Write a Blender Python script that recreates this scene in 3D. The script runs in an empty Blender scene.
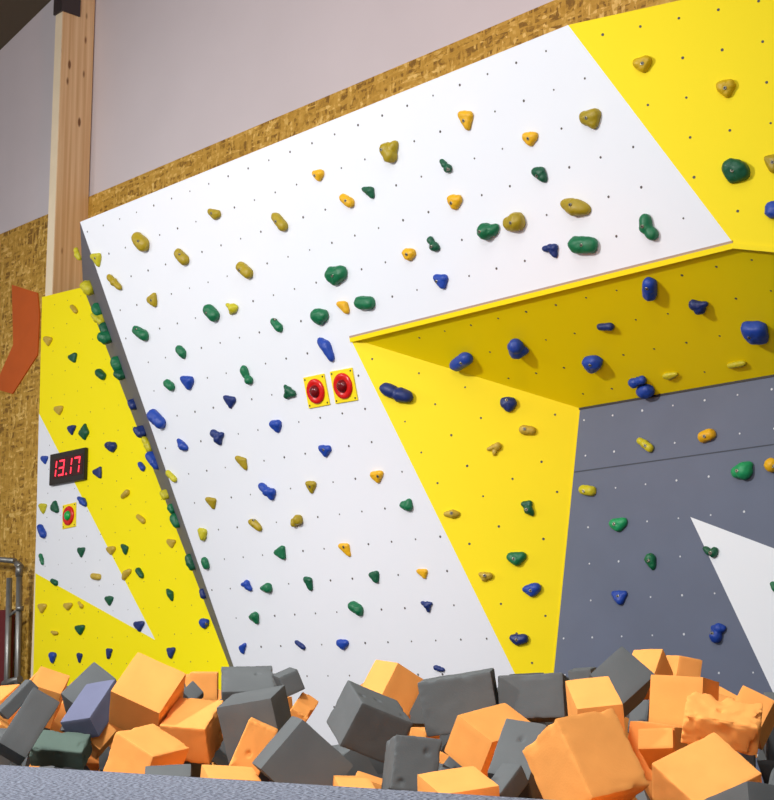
import bpy, bmesh, math, random
from mathutils import Vector, Matrix, Quaternion, noise
from mathutils.bvhtree import BVHTree
from mathutils.geometry import tessellate_polygon

# All numbers are metres. z = 0 is the carpet beside the foam pit.
# A panel frame is [origin, u (to the right), v (up the panel), n (out of the panel, into the room)].
FRAMES = {"W":[[-2.1608,10.2226,3.4387],[0.6941,-0.71988,0.0],[-0.1902,-0.18339,0.96446],[-0.6943,-0.66944,-0.26421]],"L":[[-0.2165,8.6841,2.2276],[0.95929,-0.28241,0.0],[-0.0127,-0.04313,0.99899],[-0.28213,-0.95832,-0.04496]],"G":[[1.0778,8.3263,1.7331],[0.69447,-0.71952,0.0],[0.02047,0.01975,0.9996],[-0.71923,-0.69419,0.02845]],"S":[[-0.2165,8.6841,2.2276],[0.69404,-0.71993,0.0],[-0.58329,-0.56231,0.58616],[-0.422,-0.40682,-0.81019]],"Y":[[1.6197,6.7798,2.2274],[0.88285,-0.46966,0.0],[-0.04116,-0.07737,0.99615],[-0.46786,-0.87945,-0.08764]],"V":[[4.72,4.5557,0.2],[0.69447,-0.71952,0.0],[0.0,0.0,1.0],[-0.71952,-0.69447,0.0]],"T":[[-2.1608,10.2226,3.4387],[0.18138,-0.98341,0.0],[-0.33234,-0.0613,0.94117],[-0.92556,-0.17071,-0.33794]],"B":[[5.0007,4.8266,0.2],[0.69447,-0.71952,0.0],[0.0,0.0,1.0],[-0.71952,-0.69447,0.0]],"P":[[4.7632,4.5974,0.2],[0.69447,-0.71952,0.0],[0.0,0.0,1.0],[-0.71952,-0.69447,0.0]]}
PANELS = {"W":[[0.0,0.0,0.0],[0.8825,-3.8661,-0.0],[3.44,-3.8661,-0.0],[2.457,-1.2557,-0.0],[5.1024,-1.2559,-0.0],[4.4282,-0.0017,-0.0]],"Y":[[-0.7436,1.2143,0.0],[0.0,0.0,0.0],[1.2643,-0.3026,-0.0],[1.3064,1.2143,-0.0]],"S":[[0.0,0.0,0.0],[1.156,-0.8436,0.0],[3.156,-0.8451,-0.0],[3.8393,-0.5146,-0.0],[2.6454,-0.0003,0.0]],"L":[[0.0,0.0,0.0],[1.0949,-2.3083,-0.0],[1.3427,-0.495,0.0]],"G":[[0.0,0.0,0.0],[-0.2856,-2.0239,-0.0],[2.0,-2.0223,0.0],[2.0,-0.0008,0.0]],"V":[[-11.0371,3.2933,0.0],[-10.9333,-0.49,-0.0],[-7.97,-0.49,0.0],[-10.3988,3.2553,0.0]],"T":[[0.0,0.0,0.0],[-1.8471,0.3565,-0.1217],[-1.8471,0.0177,0.0],[0.1775,-3.9608,0.0029],[0.172,-3.9618,-0.0]]}
PAINT = {"V":[[-11.0138,2.2778,0.0],[-10.9782,0.9388,0.0],[-9.2653,0.3497,0.0]],"G":[[0.7273,-0.6768,0.0],[1.2629,-1.7373,-0.0],[1.5962,-1.3988,-0.0],[1.6156,-1.0361,0.0]]}
SEAM = [[-0.0409,-0.3565,0.0],[-0.041,-0.3638,-0.0],[1.6518,-0.3571,0.0],[1.6521,-0.3508,0.0]]
BOLTS = {"W":[[0.065,-0.084],[0.265,-0.084],[0.265,-0.284],[0.265,-0.484],[0.265,-0.684],[0.265,-0.884],[0.465,-0.084],[0.465,-0.284],[0.465,-0.484],[0.465,-0.684],[0.465,-0.884],[0.465,-1.084],[0.465,-1.284],[0.465,-1.484],[0.465,-1.684],[0.665,-0.084],[0.665,-0.284],[0.665,-0.484],[0.665,-0.684],[0.665,-0.884],[0.665,-1.084],[0.665,-1.284],[0.665,-1.484],[0.665,-1.684],[0.665,-1.884],[0.665,-2.084],[0.665,-2.284],[0.665,-2.484],[0.665,-2.684],[0.865,-0.084],[0.865,-0.284],[0.865,-0.484],[0.865,-0.684],[0.865,-0.884],[0.865,-1.084],[0.865,-1.284],[0.865,-1.484],[0.865,-1.684],[0.865,-1.884],[0.865,-2.084],[0.865,-2.284],[0.865,-2.484],[0.865,-2.684],[0.865,-2.884],[0.865,-3.084],[0.865,-3.284],[0.865,-3.484],[1.065,-0.084],[1.065,-0.284],[1.065,-0.484],[1.065,-0.684],[1.065,-0.884],[1.065,-1.084],[1.065,-1.284],[1.065,-1.484],[1.065,-1.684],[1.065,-1.884],[1.065,-2.084],[1.065,-2.284],[1.065,-2.484],[1.065,-2.684],[1.065,-2.884],[1.065,-3.084],[1.065,-3.284],[1.065,-3.484],[1.065,-3.684],[1.265,-0.084],[1.265,-0.284],[1.265,-0.484],[1.265,-0.684],[1.265,-0.884],[1.265,-1.084],[1.265,-1.284],[1.265,-1.484],[1.265,-1.684],[1.265,-1.884],[1.265,-2.084],[1.265,-2.284],[1.265,-2.484],[1.265,-2.684],[1.265,-2.884],[1.265,-3.084],[1.265,-3.284],[1.265,-3.484],[1.265,-3.684],[1.465,-0.084],[1.465,-0.284],[1.465,-0.484],[1.465,-0.684],[1.465,-0.884],[1.465,-1.084],[1.465,-1.284],[1.465,-1.484],[1.465,-1.684],[1.465,-1.884],[1.465,-2.084],[1.465,-2.284],[1.465,-2.484],[1.465,-2.684],[1.465,-2.884],[1.465,-3.084],[1.465,-3.284],[1.465,-3.484],[1.465,-3.684],[1.665,-0.084],[1.665,-0.284],[1.665,-0.484],[1.665,-0.684],[1.665,-0.884],[1.665,-1.084],[1.665,-1.284],[1.665,-1.484],[1.665,-1.684],[1.665,-1.884],[1.665,-2.084],[1.665,-2.284],[1.665,-2.484],[1.665,-2.684],[1.665,-2.884],[1.665,-3.084],[1.665,-3.284],[1.665,-3.484],[1.665,-3.684],[1.865,-0.084],[1.865,-0.284],[1.865,-0.484],[1.865,-0.684],[1.865,-0.884],[1.865,-1.084],[1.865,-1.284],[1.865,-1.484],[1.865,-1.684],[1.865,-1.884],[1.865,-2.084],[1.865,-2.284],[1.865,-2.484],[1.865,-2.684],[1.865,-2.884],[1.865,-3.084],[1.865,-3.284],[1.865,-3.484],[1.865,-3.684],[2.065,-0.084],[2.065,-0.284],[2.065,-0.484],[2.065,-0.684],[2.065,-0.884],[2.065,-1.084],[2.065,-1.284],[2.065,-1.484],[2.065,-1.684],[2.065,-1.884],[2.065,-2.084],[2.065,-2.284],[2.065,-2.484],[2.065,-2.684],[2.065,-2.884],[2.065,-3.084],[2.065,-3.284],[2.065,-3.484],[2.065,-3.684],[2.265,-0.084],[2.265,-0.284],[2.265,-0.484],[2.265,-0.684],[2.265,-0.884],[2.265,-1.084],[2.265,-1.284],[2.265,-1.484],[2.265,-1.684],[2.265,-1.884],[2.265,-2.084],[2.265,-2.284],[2.265,-2.484],[2.265,-2.684],[2.265,-2.884],[2.265,-3.084],[2.265,-3.284],[2.265,-3.484],[2.265,-3.684],[2.465,-0.084],[2.465,-0.284],[2.465,-0.484],[2.465,-0.684],[2.465,-0.884],[2.465,-1.084],[2.465,-1.484],[2.465,-1.684],[2.465,-1.884],[2.465,-2.084],[2.465,-2.284],[2.465,-2.484],[2.465,-2.684],[2.465,-2.884],[2.465,-3.084],[2.465,-3.284],[2.465,-3.484],[2.465,-3.684],[2.665,-0.084],[2.665,-0.284],[2.665,-0.484],[2.665,-0.684],[2.665,-0.884],[2.665,-1.084],[2.665,-2.084],[2.665,-2.284],[2.665,-2.484],[2.665,-2.684],[2.665,-2.884],[2.665,-3.084],[2.665,-3.284],[2.665,-3.484],[2.665,-3.684],[2.865,-0.084],[2.865,-0.284],[2.865,-0.484],[2.865,-0.684],[2.865,-0.884],[2.865,-1.084],[2.865,-2.484],[2.865,-2.684],[2.865,-2.884],[2.865,-3.084],[2.865,-3.284],[2.865,-3.484],[2.865,-3.684],[3.065,-0.084],[3.065,-0.284],[3.065,-0.484],[3.065,-0.684],[3.065,-0.884],[3.065,-1.084],[3.065,-3.084],[3.065,-3.284],[3.065,-3.484],[3.065,-3.684],[3.265,-0.084],[3.265,-0.284],[3.265,-0.484],[3.265,-0.684],[3.265,-0.884],[3.265,-1.084],[3.265,-3.684],[3.465,-0.084],[3.465,-0.284],[3.465,-0.484],[3.465,-0.684],[3.465,-0.884],[3.465,-1.084],[3.665,-0.084],[3.665,-0.284],[3.665,-0.484],[3.665,-0.684],[3.665,-0.884],[3.665,-1.084],[3.865,-0.084],[3.865,-0.284],[3.865,-0.484],[3.865,-0.684],[3.865,-0.884],[3.865,-1.084],[4.065,-0.084],[4.065,-0.284],[4.065,-0.484],[4.065,-0.684],[4.065,-0.884],[4.065,-1.084],[4.265,-0.084],[4.265,-0.284],[4.265,-0.484],[4.265,-0.684],[4.265,-0.884],[4.265,-1.084],[4.465,-0.284],[4.465,-0.484],[4.465,-0.684],[4.465,-0.884],[4.465,-1.084],[4.665,-0.684],[4.665,-0.884],[4.665,-1.084],[4.865,-1.084]],"L":[[0.135,-0.135],[0.232,-0.327],[0.327,-0.516],[0.421,-0.701],[0.513,-0.882],[0.603,-1.06],[0.691,-1.235],[0.778,-1.407],[0.863,-1.575],[0.947,-1.741],[1.029,-1.903],[0.417,-0.238],[0.51,-0.425],[0.601,-0.61],[0.69,-0.791],[0.778,-0.968],[0.864,-1.142],[0.949,-1.313],[1.031,-1.481],[1.113,-1.646],[0.69,-0.337],[0.778,-0.52],[0.865,-0.7],[0.951,-0.877],[1.034,-1.051],[1.116,-1.221],[0.953,-0.432],[1.037,-0.612],[1.12,-0.788],[1.202,-0.961],[1.206,-0.525]],"G":[[-0.126,-1.276],[-0.119,-1.474],[-0.113,-1.673],[-0.107,-1.87],[0.035,-0.074],[0.042,-0.276],[0.048,-0.477],[0.054,-0.677],[0.06,-0.877],[0.066,-1.077],[0.073,-1.276],[0.079,-1.474],[0.085,-1.673],[0.091,-1.87],[0.235,-0.074],[0.241,-0.276],[0.247,-0.477],[0.253,-0.677],[0.259,-0.877],[0.265,-1.077],[0.271,-1.276],[0.277,-1.474],[0.283,-1.673],[0.289,-1.87],[0.435,-0.074],[0.441,-0.276],[0.447,-0.477],[0.452,-0.677],[0.458,-0.877],[0.464,-1.077],[0.47,-1.276],[0.475,-1.474],[0.481,-1.673],[0.487,-1.87],[0.635,-0.074],[0.641,-0.276],[0.646,-0.477],[0.652,-0.677],[0.657,-0.877],[0.663,-1.077],[0.668,-1.276],[0.674,-1.474],[0.679,-1.673],[0.684,-1.87],[0.835,-0.074],[0.84,-0.276],[0.846,-0.477],[0.851,-0.677],[0.856,-0.877],[0.861,-1.077],[0.867,-1.276],[0.872,-1.474],[0.877,-1.673],[0.882,-1.87],[1.035,-0.074],[1.04,-0.276],[1.045,-0.477],[1.05,-0.677],[1.055,-0.877],[1.06,-1.077],[1.065,-1.276],[1.07,-1.474],[1.075,-1.673],[1.08,-1.87],[1.235,-0.074],[1.24,-0.276],[1.244,-0.477],[1.249,-0.677],[1.254,-0.877],[1.259,-1.077],[1.264,-1.276],[1.268,-1.474],[1.273,-1.673],[1.278,-1.87],[1.435,-0.074],[1.439,-0.276],[1.444,-0.477],[1.448,-0.677],[1.453,-0.877],[1.457,-1.077],[1.462,-1.276],[1.466,-1.474],[1.471,-1.673],[1.475,-1.87],[1.635,-0.074],[1.639,-0.276],[1.643,-0.477],[1.648,-0.677],[1.652,-0.877],[1.656,-1.077],[1.66,-1.276],[1.665,-1.474],[1.669,-1.673],[1.673,-1.87],[1.834,-0.074],[1.839,-0.276],[1.843,-0.477],[1.847,-0.677],[1.851,-0.877],[1.855,-1.077],[1.859,-1.276],[1.863,-1.474],[1.867,-1.673]],"S":[[0.485,-0.115],[0.69,-0.11],[0.89,-0.112],[1.093,-0.11],[1.293,-0.11],[1.497,-0.112],[1.699,-0.111],[0.873,-0.323],[1.281,-0.323],[1.481,-0.321],[1.059,-0.537],[1.259,-0.537],[0.856,-0.534],[1.25,-0.746],[2.68,-0.12],[2.49,-0.111],[2.291,-0.113],[1.895,-0.111],[2.479,-0.323],[2.673,-0.322],[2.078,-0.325],[1.883,-0.319],[2.066,-0.532],[2.266,-0.531],[1.866,-0.531],[1.668,-0.53],[2.05,-0.746],[1.451,-0.746],[1.251,-0.746]],"Y":[[-0.567,1.127],[-0.374,1.127],[-0.369,0.929],[-0.363,0.732],[-0.181,1.127],[-0.176,0.929],[-0.172,0.732],[-0.167,0.536],[-0.162,0.341],[0.012,1.127],[0.016,0.929],[0.02,0.732],[0.024,0.536],[0.029,0.341],[0.033,0.147],[0.204,1.127],[0.208,0.929],[0.212,0.732],[0.216,0.536],[0.22,0.341],[0.223,0.147],[0.397,1.127],[0.4,0.929],[0.404,0.732],[0.407,0.536],[0.41,0.341],[0.414,0.147],[0.417,-0.046],[0.59,1.127],[0.593,0.929],[0.595,0.732],[0.598,0.536],[0.601,0.341],[0.604,0.147],[0.607,-0.046],[0.782,1.127],[0.785,0.929],[0.787,0.732],[0.79,0.536],[0.792,0.341],[0.794,0.147],[0.797,-0.046],[0.975,1.127],[0.977,0.929],[0.979,0.732],[0.981,0.536],[0.983,0.341]],"V":[[-10.827,-0.415],[-10.827,-0.215],[-10.827,-0.015],[-10.827,0.185],[-10.827,0.385],[-10.827,0.585],[-10.827,0.785],[-10.827,0.985],[-10.827,1.185],[-10.827,1.385],[-10.827,1.585],[-10.827,1.785],[-10.827,1.985],[-10.827,2.185],[-10.827,2.385],[-10.827,2.585],[-10.827,2.785],[-10.827,2.985],[-10.827,3.185],[-10.627,-0.415],[-10.627,-0.215],[-10.627,-0.015],[-10.627,0.185],[-10.627,0.385],[-10.627,0.585],[-10.627,0.785],[-10.627,0.985],[-10.627,1.185],[-10.627,1.385],[-10.627,1.585],[-10.627,1.785],[-10.627,1.985],[-10.627,2.185],[-10.627,2.385],[-10.627,2.585],[-10.627,2.785],[-10.627,2.985],[-10.627,3.185],[-10.427,-0.415],[-10.427,-0.215],[-10.427,-0.015],[-10.427,0.185],[-10.427,0.385],[-10.427,0.585],[-10.427,0.785],[-10.427,0.985],[-10.427,1.185],[-10.427,1.385],[-10.427,1.585],[-10.427,1.785],[-10.427,1.985],[-10.427,2.185],[-10.427,2.385],[-10.427,2.585],[-10.427,2.785],[-10.427,2.985],[-10.427,3.185],[-10.227,-0.415],[-10.227,-0.215],[-10.227,-0.015],[-10.227,0.185],[-10.227,0.385],[-10.227,0.585],[-10.227,0.785],[-10.227,0.985],[-10.227,1.185],[-10.227,1.385],[-10.227,1.585],[-10.227,1.785],[-10.227,1.985],[-10.227,2.185],[-10.227,2.385],[-10.227,2.585],[-10.227,2.785],[-10.027,-0.415],[-10.027,-0.215],[-10.027,-0.015],[-10.027,0.185],[-10.027,0.385],[-10.027,0.585],[-10.027,0.785],[-10.027,0.985],[-10.027,1.185],[-10.027,1.385],[-10.027,1.585],[-10.027,1.785],[-10.027,1.985],[-10.027,2.185],[-10.027,2.385],[-10.027,2.585],[-9.827,-0.415],[-9.827,-0.215],[-9.827,-0.015],[-9.827,0.185],[-9.827,0.385],[-9.827,0.585],[-9.827,0.785],[-9.827,0.985],[-9.827,1.185],[-9.827,1.385],[-9.827,1.585],[-9.827,1.785],[-9.827,1.985],[-9.827,2.185],[-9.627,-0.415],[-9.627,-0.215],[-9.627,-0.015],[-9.627,0.185],[-9.627,0.385],[-9.627,0.585],[-9.627,0.785],[-9.627,0.985],[-9.627,1.185],[-9.627,1.385],[-9.627,1.585],[-9.627,1.785],[-9.627,1.985],[-9.427,-0.415],[-9.427,-0.215],[-9.427,-0.015],[-9.427,0.185],[-9.427,0.385],[-9.427,0.585],[-9.427,0.785],[-9.427,0.985],[-9.427,1.185],[-9.427,1.385],[-9.427,1.585],[-9.227,-0.415],[-9.227,-0.215],[-9.227,-0.015],[-9.227,0.185],[-9.227,0.385],[-9.227,0.585],[-9.227,0.785],[-9.227,0.985],[-9.227,1.185],[-9.227,1.385],[-9.027,-0.415],[-9.027,-0.215],[-9.027,-0.015],[-9.027,0.185],[-9.027,0.385],[-9.027,0.585],[-9.027,0.785],[-9.027,0.985],[-8.827,-0.415],[-8.827,-0.215],[-8.827,-0.015],[-8.827,0.185],[-8.827,0.385],[-8.827,0.585],[-8.627,-0.415],[-8.627,-0.215],[-8.627,-0.015],[-8.627,0.185],[-8.627,0.385],[-8.427,-0.415],[-8.427,-0.215],[-8.427,-0.015],[-8.227,-0.415],[-8.227,-0.215]],"T":[]}
PLATES = {"a":[2.0847,-1.5211,0.1863,0.1986,-0.014],"b":[2.3302,-1.5245,0.1979,0.1945,-0.0282],"v":[-10.4812,1.369,0.1903,0.1996,0.0366],"clock":[-10.521,1.7667,0.522,0.2574,-0.006]}
CHEVRON = [[-12.2171,3.7056,0.0],[-11.7566,3.5388,0.0],[-11.708,3.3333,0.0],[-11.7153,2.9547,-0.0],[-12.1277,2.6564,0.0],[-12.4478,2.75,0.0],[-12.9085,2.8857,0.0],[-12.8508,3.0915,0.0],[-12.3837,2.8544,0.0],[-12.148,3.1199,0.0]]
RACK = {"p1t":[-3.1692,13.0031,1.2409],"p1b":[-3.1236,12.9558,0.2763],"p2t":[-3.2796,13.1175,1.1468],"p2b":[-3.2478,13.0846,0.2608],"hl":[-3.7083,13.5617,1.3685],"hr":[-3.2235,13.0594,1.2887],"bl":[-3.293,13.1314,0.2444],"br":[-3.1128,12.9446,0.2845],"pa":[-3.6419,13.4929,0.9015],"pb":[-3.3115,13.1505,0.8823],"pc":[-3.2752,13.1129,0.2359],"pd":[-3.6006,13.4501,0.2382]}
HOLDS = [
["W","olive","h",[0.6697,-0.2864],[[-0.0246,0.0259,0.0187,0.0468],[0.0221,-0.0232,0.0209,0.0523]],[0.0296,-0.0006],"plump olive egg-shaped hold near the top left corner of the white wall"],
["W","olive","h",[1.0638,-0.4733],[[-0.026,0.028,0.0138,0.0346],[0.0236,-0.0255,0.0152,0.0381]],[0.015,0.0132],"oblong olive hold right of the egg-shaped one, upper left of white wall"],
["W","olive","u",[0.2771,-0.4871],[[-0.0514,0.0523,0.013,0.0289],[0.0003,-0.0,0.013,0.0288],[0.0551,-0.0564,0.012,0.0268]],[0.0054,0.0339],"slim caterpillar-like olive hold close to the upper left edge of white wall"],
["W","olive","h",[0.6602,-0.6851],[[-0.0551,0.0077,0.0068,0.0169],[0.0255,0.0246,0.009,0.0224],[0.016,-0.0304,0.009,0.0224]],[0.0089,-0.0025],"small heart-shaped olive hold on white wall above the long green oval"],
["W","green","h",[0.4604,-0.8784],[[-0.0478,0.03,0.0129,0.0323],[0.0389,-0.0244,0.0159,0.0397]],[-0.0082,0.0286],"long green oval hold on white wall, nearest green to its upper left edge"],
["W","green","h",[0.8613,-1.0797],[[-0.0155,0.0238,0.0118,0.0295],[0.01,-0.0066,0.0125,0.0313],[0.0097,-0.0336,0.0059,0.0147]],None,"small green hold on white wall straight above the blunt blue wedge"],
["W","green","h",[0.6527,-1.2659],[[-0.0077,0.0083,0.012,0.0299],[0.0259,-0.0179,0.0127,0.0317],[-0.035,0.0188,0.0067,0.0169]],None,"small green hold on white wall touching left of the blunt blue wedge"],
["W","blue","h",[0.8632,-1.2795],[[-0.0453,0.0274,0.0089,0.0222],[0.0345,0.0052,0.0118,0.0294],[-0.0005,-0.0318,0.0096,0.0239]],None,"blunt blue wedge hold right of a small green hold, left part of white wall"],
["W","lime","h",[0.1193,-0.2877],[[-0.0444,0.0252,0.0078,0.0194],[0.0365,0.012,0.0085,0.0213],[0.0056,-0.0481,0.0062,0.0155]],[0.009,0.0024],"yellow triangular hold on the upper left edge of white wall"],
["W","blue","h",[0.4556,-1.4777],[[-0.0321,0.0302,0.019,0.0475],[0.0351,-0.033,0.0174,0.0435]],[0.0257,0.0501],"large blue barrel hold at the left edge of white wall"],
["W","blue","h",[0.672,-1.6859],[[-0.0399,0.0392,0.006,0.015],[0.0011,-0.0055,0.0127,0.0317],[0.0335,-0.0246,0.0067,0.0168]],None,"blue hooked hold on white wall right below the large barrel"],
["W","lime","h",[0.4803,-1.8806],[[-0.0317,0.0276,0.0083,0.0209],[0.0292,-0.0254,0.0091,0.0227]],[0.0043,0.0346],"small lime hold on the left edge of white wall, below the blue hook"],
["W","lime","h",[0.6981,-2.2964],[[-0.0244,0.023,0.0075,0.0187],[-0.0019,-0.026,0.0104,0.0261],[0.0247,0.0122,0.0082,0.0205]],None,"lime hold at the lower left edge of white wall above a green oval"],
["W","green","h",[0.6665,-2.4977],[[-0.0034,0.0162,0.0112,0.028],[0.0034,-0.0162,0.0112,0.028]],[0.025,0.0271],"green oval hold at the lower left edge of white wall"],
["W","olive","h",[1.473,-0.2822],[[-0.0428,0.0262,0.0078,0.0195],[0.0316,-0.0043,0.0106,0.0264],[-0.0,-0.0224,0.0071,0.0176]],[-0.0039,0.0081],"flat olive hold third along the top row of white wall from the left"],
["W","olive","h",[2.0659,-0.466],[[-0.0292,0.0376,0.0122,0.0304],[0.0252,-0.0324,0.0141,0.0354]],[-0.0026,0.0044],"tall olive pod hold with two humps, upper middle-left of white wall"],
["W","amber","h",[2.4722,-0.2774],[[-0.0372,0.021,0.0059,0.0147],[0.0225,0.0032,0.0104,0.0261],[-0.0022,-0.0219,0.0072,0.018]],[-0.0137,0.0018],"small amber hold highest of the cluster above the amber egg"],
["W","amber","h",[2.6663,-0.4759],[[-0.027,0.0229,0.0103,0.0258],[0.0228,-0.0194,0.0122,0.0305]],[0.0161,-0.0044],"amber egg hold beside the dark green wedge, upper white wall"],
["W","dgreen","h",[2.8558,-0.4702],[[-0.0379,0.0244,0.0064,0.0159],[0.0137,0.0045,0.0095,0.0237],[0.0175,-0.0312,0.0063,0.0158]],None,"dark green wedge hold just right of the amber egg"],
["W","olive","u",[3.0875,-0.2973],[[-0.0236,0.0189,0.0189,0.0421],[-0.0073,-0.0194,0.0189,0.042],[0.0352,0.0284,0.0125,0.0279],[0.0145,-0.0356,0.0098,0.0217]],[-0.0254,0.0199],"large olive hold with a bite out of its right side, top of white wall"],
["W","olive","h",[1.6586,-0.6824],[[-0.0314,0.0279,0.0139,0.0349],[0.0286,-0.0255,0.0153,0.0382]],[-0.0094,0.0047],"egg-shaped olive hold on white wall above the lime claw"],
["W","green","h",[2.4605,-0.878],[[-0.03,0.0139,0.0184,0.0459],[0.0461,0.0047,0.0176,0.044],[-0.0188,-0.0246,0.0138,0.0344]],[0.0099,-0.0005],"large round green hold on white wall, topmost of three green ones in the centre"],
["W","green","h",[2.6516,-1.0789],[[-0.0359,0.0083,0.0162,0.0404],[0.0362,-0.0083,0.0161,0.0402]],None,"wide green oval hold right of the amber tooth, centre of white wall"],
["W","green","h",[1.2565,-0.8818],[[-0.0223,0.0232,0.0165,0.0413],[0.0214,-0.0223,0.0172,0.043]],[-0.0081,0.004],"big round green hold left of the lime claw on white wall"],
["W","lime","u",[1.4616,-0.8905],[[-0.042,0.0323,0.0088,0.0195],[0.0148,-0.003,0.0143,0.0317],[-0.0218,-0.0271,0.008,0.0177],[0.0522,-0.004,0.0063,0.0141]],None,"lime claw-shaped hold right of a big round green hold"],
["W","green","h",[1.8501,-1.0686],[[-0.0242,0.0281,0.0089,0.0223],[0.0186,-0.0216,0.0116,0.0291]],[-0.0031,0.0335],"slanted green bean hold, centre left of white wall"],
["W","green","h",[2.2532,-1.0902],[[-0.0192,0.0124,0.0173,0.0433],[0.0289,0.0036,0.0166,0.0415],[-0.0131,-0.0242,0.0113,0.0283]],None,"round green hold left of the amber tooth, centre of white wall"],
["W","amber","h",[2.465,-1.0673],[[-0.0471,0.0267,0.0059,0.0148],[0.0128,0.0096,0.0091,0.0229],[0.019,-0.0289,0.0085,0.0212]],None,"amber tooth-shaped hold between two large green holds"],
["W","blue","h",[2.2498,-1.2897],[[-0.0482,0.0628,0.0087,0.0217],[0.0061,0.021,0.014,0.0349],[0.0267,-0.0523,0.01,0.0249],[0.0168,-0.0799,0.004,0.01]],None,"long blue leaf-shaped hold above the two red disc plates"],
["W","green","u",[1.4782,-1.3335],[[-0.0157,0.0432,0.0143,0.0318],[-0.0095,0.0082,0.0111,0.0247],[0.0124,-0.0316,0.0135,0.0299],[0.0258,-0.0447,0.0063,0.0141]],[0.0235,0.048],"green bone-shaped hold left of the red disc plates"],
["W","dgreen","u",[1.837,-1.488],[[-0.0327,0.0485,0.007,0.0155],[0.0024,0.008,0.0116,0.0257],[0.0431,-0.0176,0.0108,0.0239],[-0.0263,-0.024,0.0101,0.0223]],None,"green boomerang hold touching distance left of the red disc plates"],
["W","dblue","h",[1.2539,-1.4636],[[-0.0443,0.0287,0.0065,0.0162],[0.0411,0.0031,0.0079,0.0196],[-0.0063,-0.0366,0.0057,0.0143]],None,"small navy triangular hold below the green bone"],
["W","blue","h",[1.6567,-1.6787],[[-0.0311,0.014,0.0098,0.0244],[0.0241,0.007,0.0111,0.0278],[0.0058,-0.0343,0.0063,0.0156]],None,"blue pebble hold below the green boomerang"],
["W","dblue","u",[1.0655,-1.6783],[[-0.0361,0.031,0.0131,0.0291],[0.0446,0.0117,0.0098,0.0217],[0.0006,-0.0132,0.0139,0.0309],[0.004,-0.0458,0.0074,0.0163]],None,"navy three-lobed hold below the small navy triangle"],
["W","blue","h",[2.0597,-1.8841],[[-0.029,0.0155,0.0088,0.022],[0.0341,0.0048,0.0087,0.0219],[-0.0072,-0.0293,0.0061,0.0152]],[0.0057,0.0046],"blue shield-shaped hold below the red disc plates"],
["W","olive","h",[1.2547,-1.8657],[[-0.0436,0.0304,0.0072,0.018],[0.0267,0.0071,0.0071,0.0179],[0.0214,-0.047,0.0057,0.0143]],None,"olive tooth hold below the navy three-lobed hold"],
["W","olive","h",[1.8681,-2.0867],[[-0.024,0.0164,0.0075,0.0189],[0.0277,0.008,0.0082,0.0205],[-0.0096,-0.0394,0.0048,0.012]],[0.0046,-0.0017],"olive drop-shaped hold right of the bright blue double lump"],
["W","amber","h",[2.4597,-2.0867],[[-0.0338,0.012,0.0079,0.0197],[0.0331,0.0112,0.0085,0.0212],[-0.0023,-0.0289,0.0065,0.0163]],[0.0248,-0.0004],"lone amber hold on white wall below right of the blue shield"],
["W","blue","u",[1.4576,-2.0793],[[-0.05,0.0425,0.0136,0.0301],[-0.0058,-0.0021,0.0143,0.0318],[0.0463,-0.0077,0.0119,0.0264],[0.0205,-0.044,0.0103,0.0229]],None,"bright blue double lump hold, centre left of lower white wall"],
["W","olive","h",[0.8571,-2.0945],[[-0.039,0.0242,0.0067,0.0166],[0.0343,0.0068,0.0066,0.0165],[0.0063,-0.04,0.0052,0.0129]],None,"olive tooth hold nearest the left edge of white wall, above lime hold"],
["W","olive","h",[1.2611,-2.2798],[[-0.0366,0.0195,0.0086,0.0215],[-0.002,0.0087,0.0115,0.0287],[0.0365,-0.0289,0.0093,0.0232]],[0.0084,0.0291],"chunky olive hold left of the olive ring, lower white wall"],
["W","olive","u",[1.6654,-2.2899],[[0.0305,0.0067,0.0156,0.0347],[-0.0191,-0.0165,0.011,0.0244],[-0.0378,0.0108,0.0071,0.0157]],None,"olive ring-shaped hold on lower white wall"],
["W","green","h",[1.4596,-2.478],[[-0.0545,0.005,0.0064,0.0159],[0.0256,0.0267,0.0077,0.0194],[0.0163,-0.0261,0.0092,0.0229]],None,"green cone hold below and between the olive hold and ring"],
["W","amber","h",[2.0616,-2.4943],[[-0.0388,0.0176,0.0068,0.0169],[0.0235,0.0148,0.0067,0.0168],[0.0222,-0.0465,0.0047,0.0118]],[0.004,0.011],"small amber fang hold right of the green cone"],
["W","dgreen","h",[2.2714,-2.6796],[[-0.03,0.01,0.0067,0.0166],[0.0218,0.018,0.0066,0.0166],[0.0069,-0.0234,0.008,0.0199]],None,"dark green block hold lower right of the amber fang"],
["W","blue","u",[1.0544,-2.6736],[[-0.056,0.0101,0.0082,0.0182],[0.0089,0.0143,0.0114,0.0254],[0.0308,-0.0238,0.0082,0.0181],[0.01,-0.0049,0.0106,0.0236]],None,"blue hooked hold side by side with a green beak, lower left white wall"],
["W","green","h",[1.2475,-2.6974],[[-0.0595,-0.0009,0.005,0.0126],[0.0221,0.0003,0.0136,0.034]],None,"green beak-shaped hold right of the blue hook"],
["W","dgreen","h",[1.6667,-2.6838],[[-0.024,0.0239,0.007,0.0174],[0.0157,0.0136,0.0076,0.0191],[0.0067,-0.0389,0.0069,0.0174]],None,"upright green hold between the green beak and the large green egg"],
["W","green","h",[2.0634,-2.8701],[[-0.0272,0.021,0.0135,0.0338],[0.0163,-0.0049,0.0135,0.0337],[0.0182,-0.0271,0.0081,0.0202]],None,"large green egg hold, lowest big green one on white wall"],
["W","green","h",[1.068,-2.8879],[[-0.0463,0.0042,0.0058,0.0146],[0.0148,0.0137,0.0116,0.029],[0.0135,-0.0253,0.0073,0.0181]],None,"green pointed hold below the green beak"],
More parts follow.
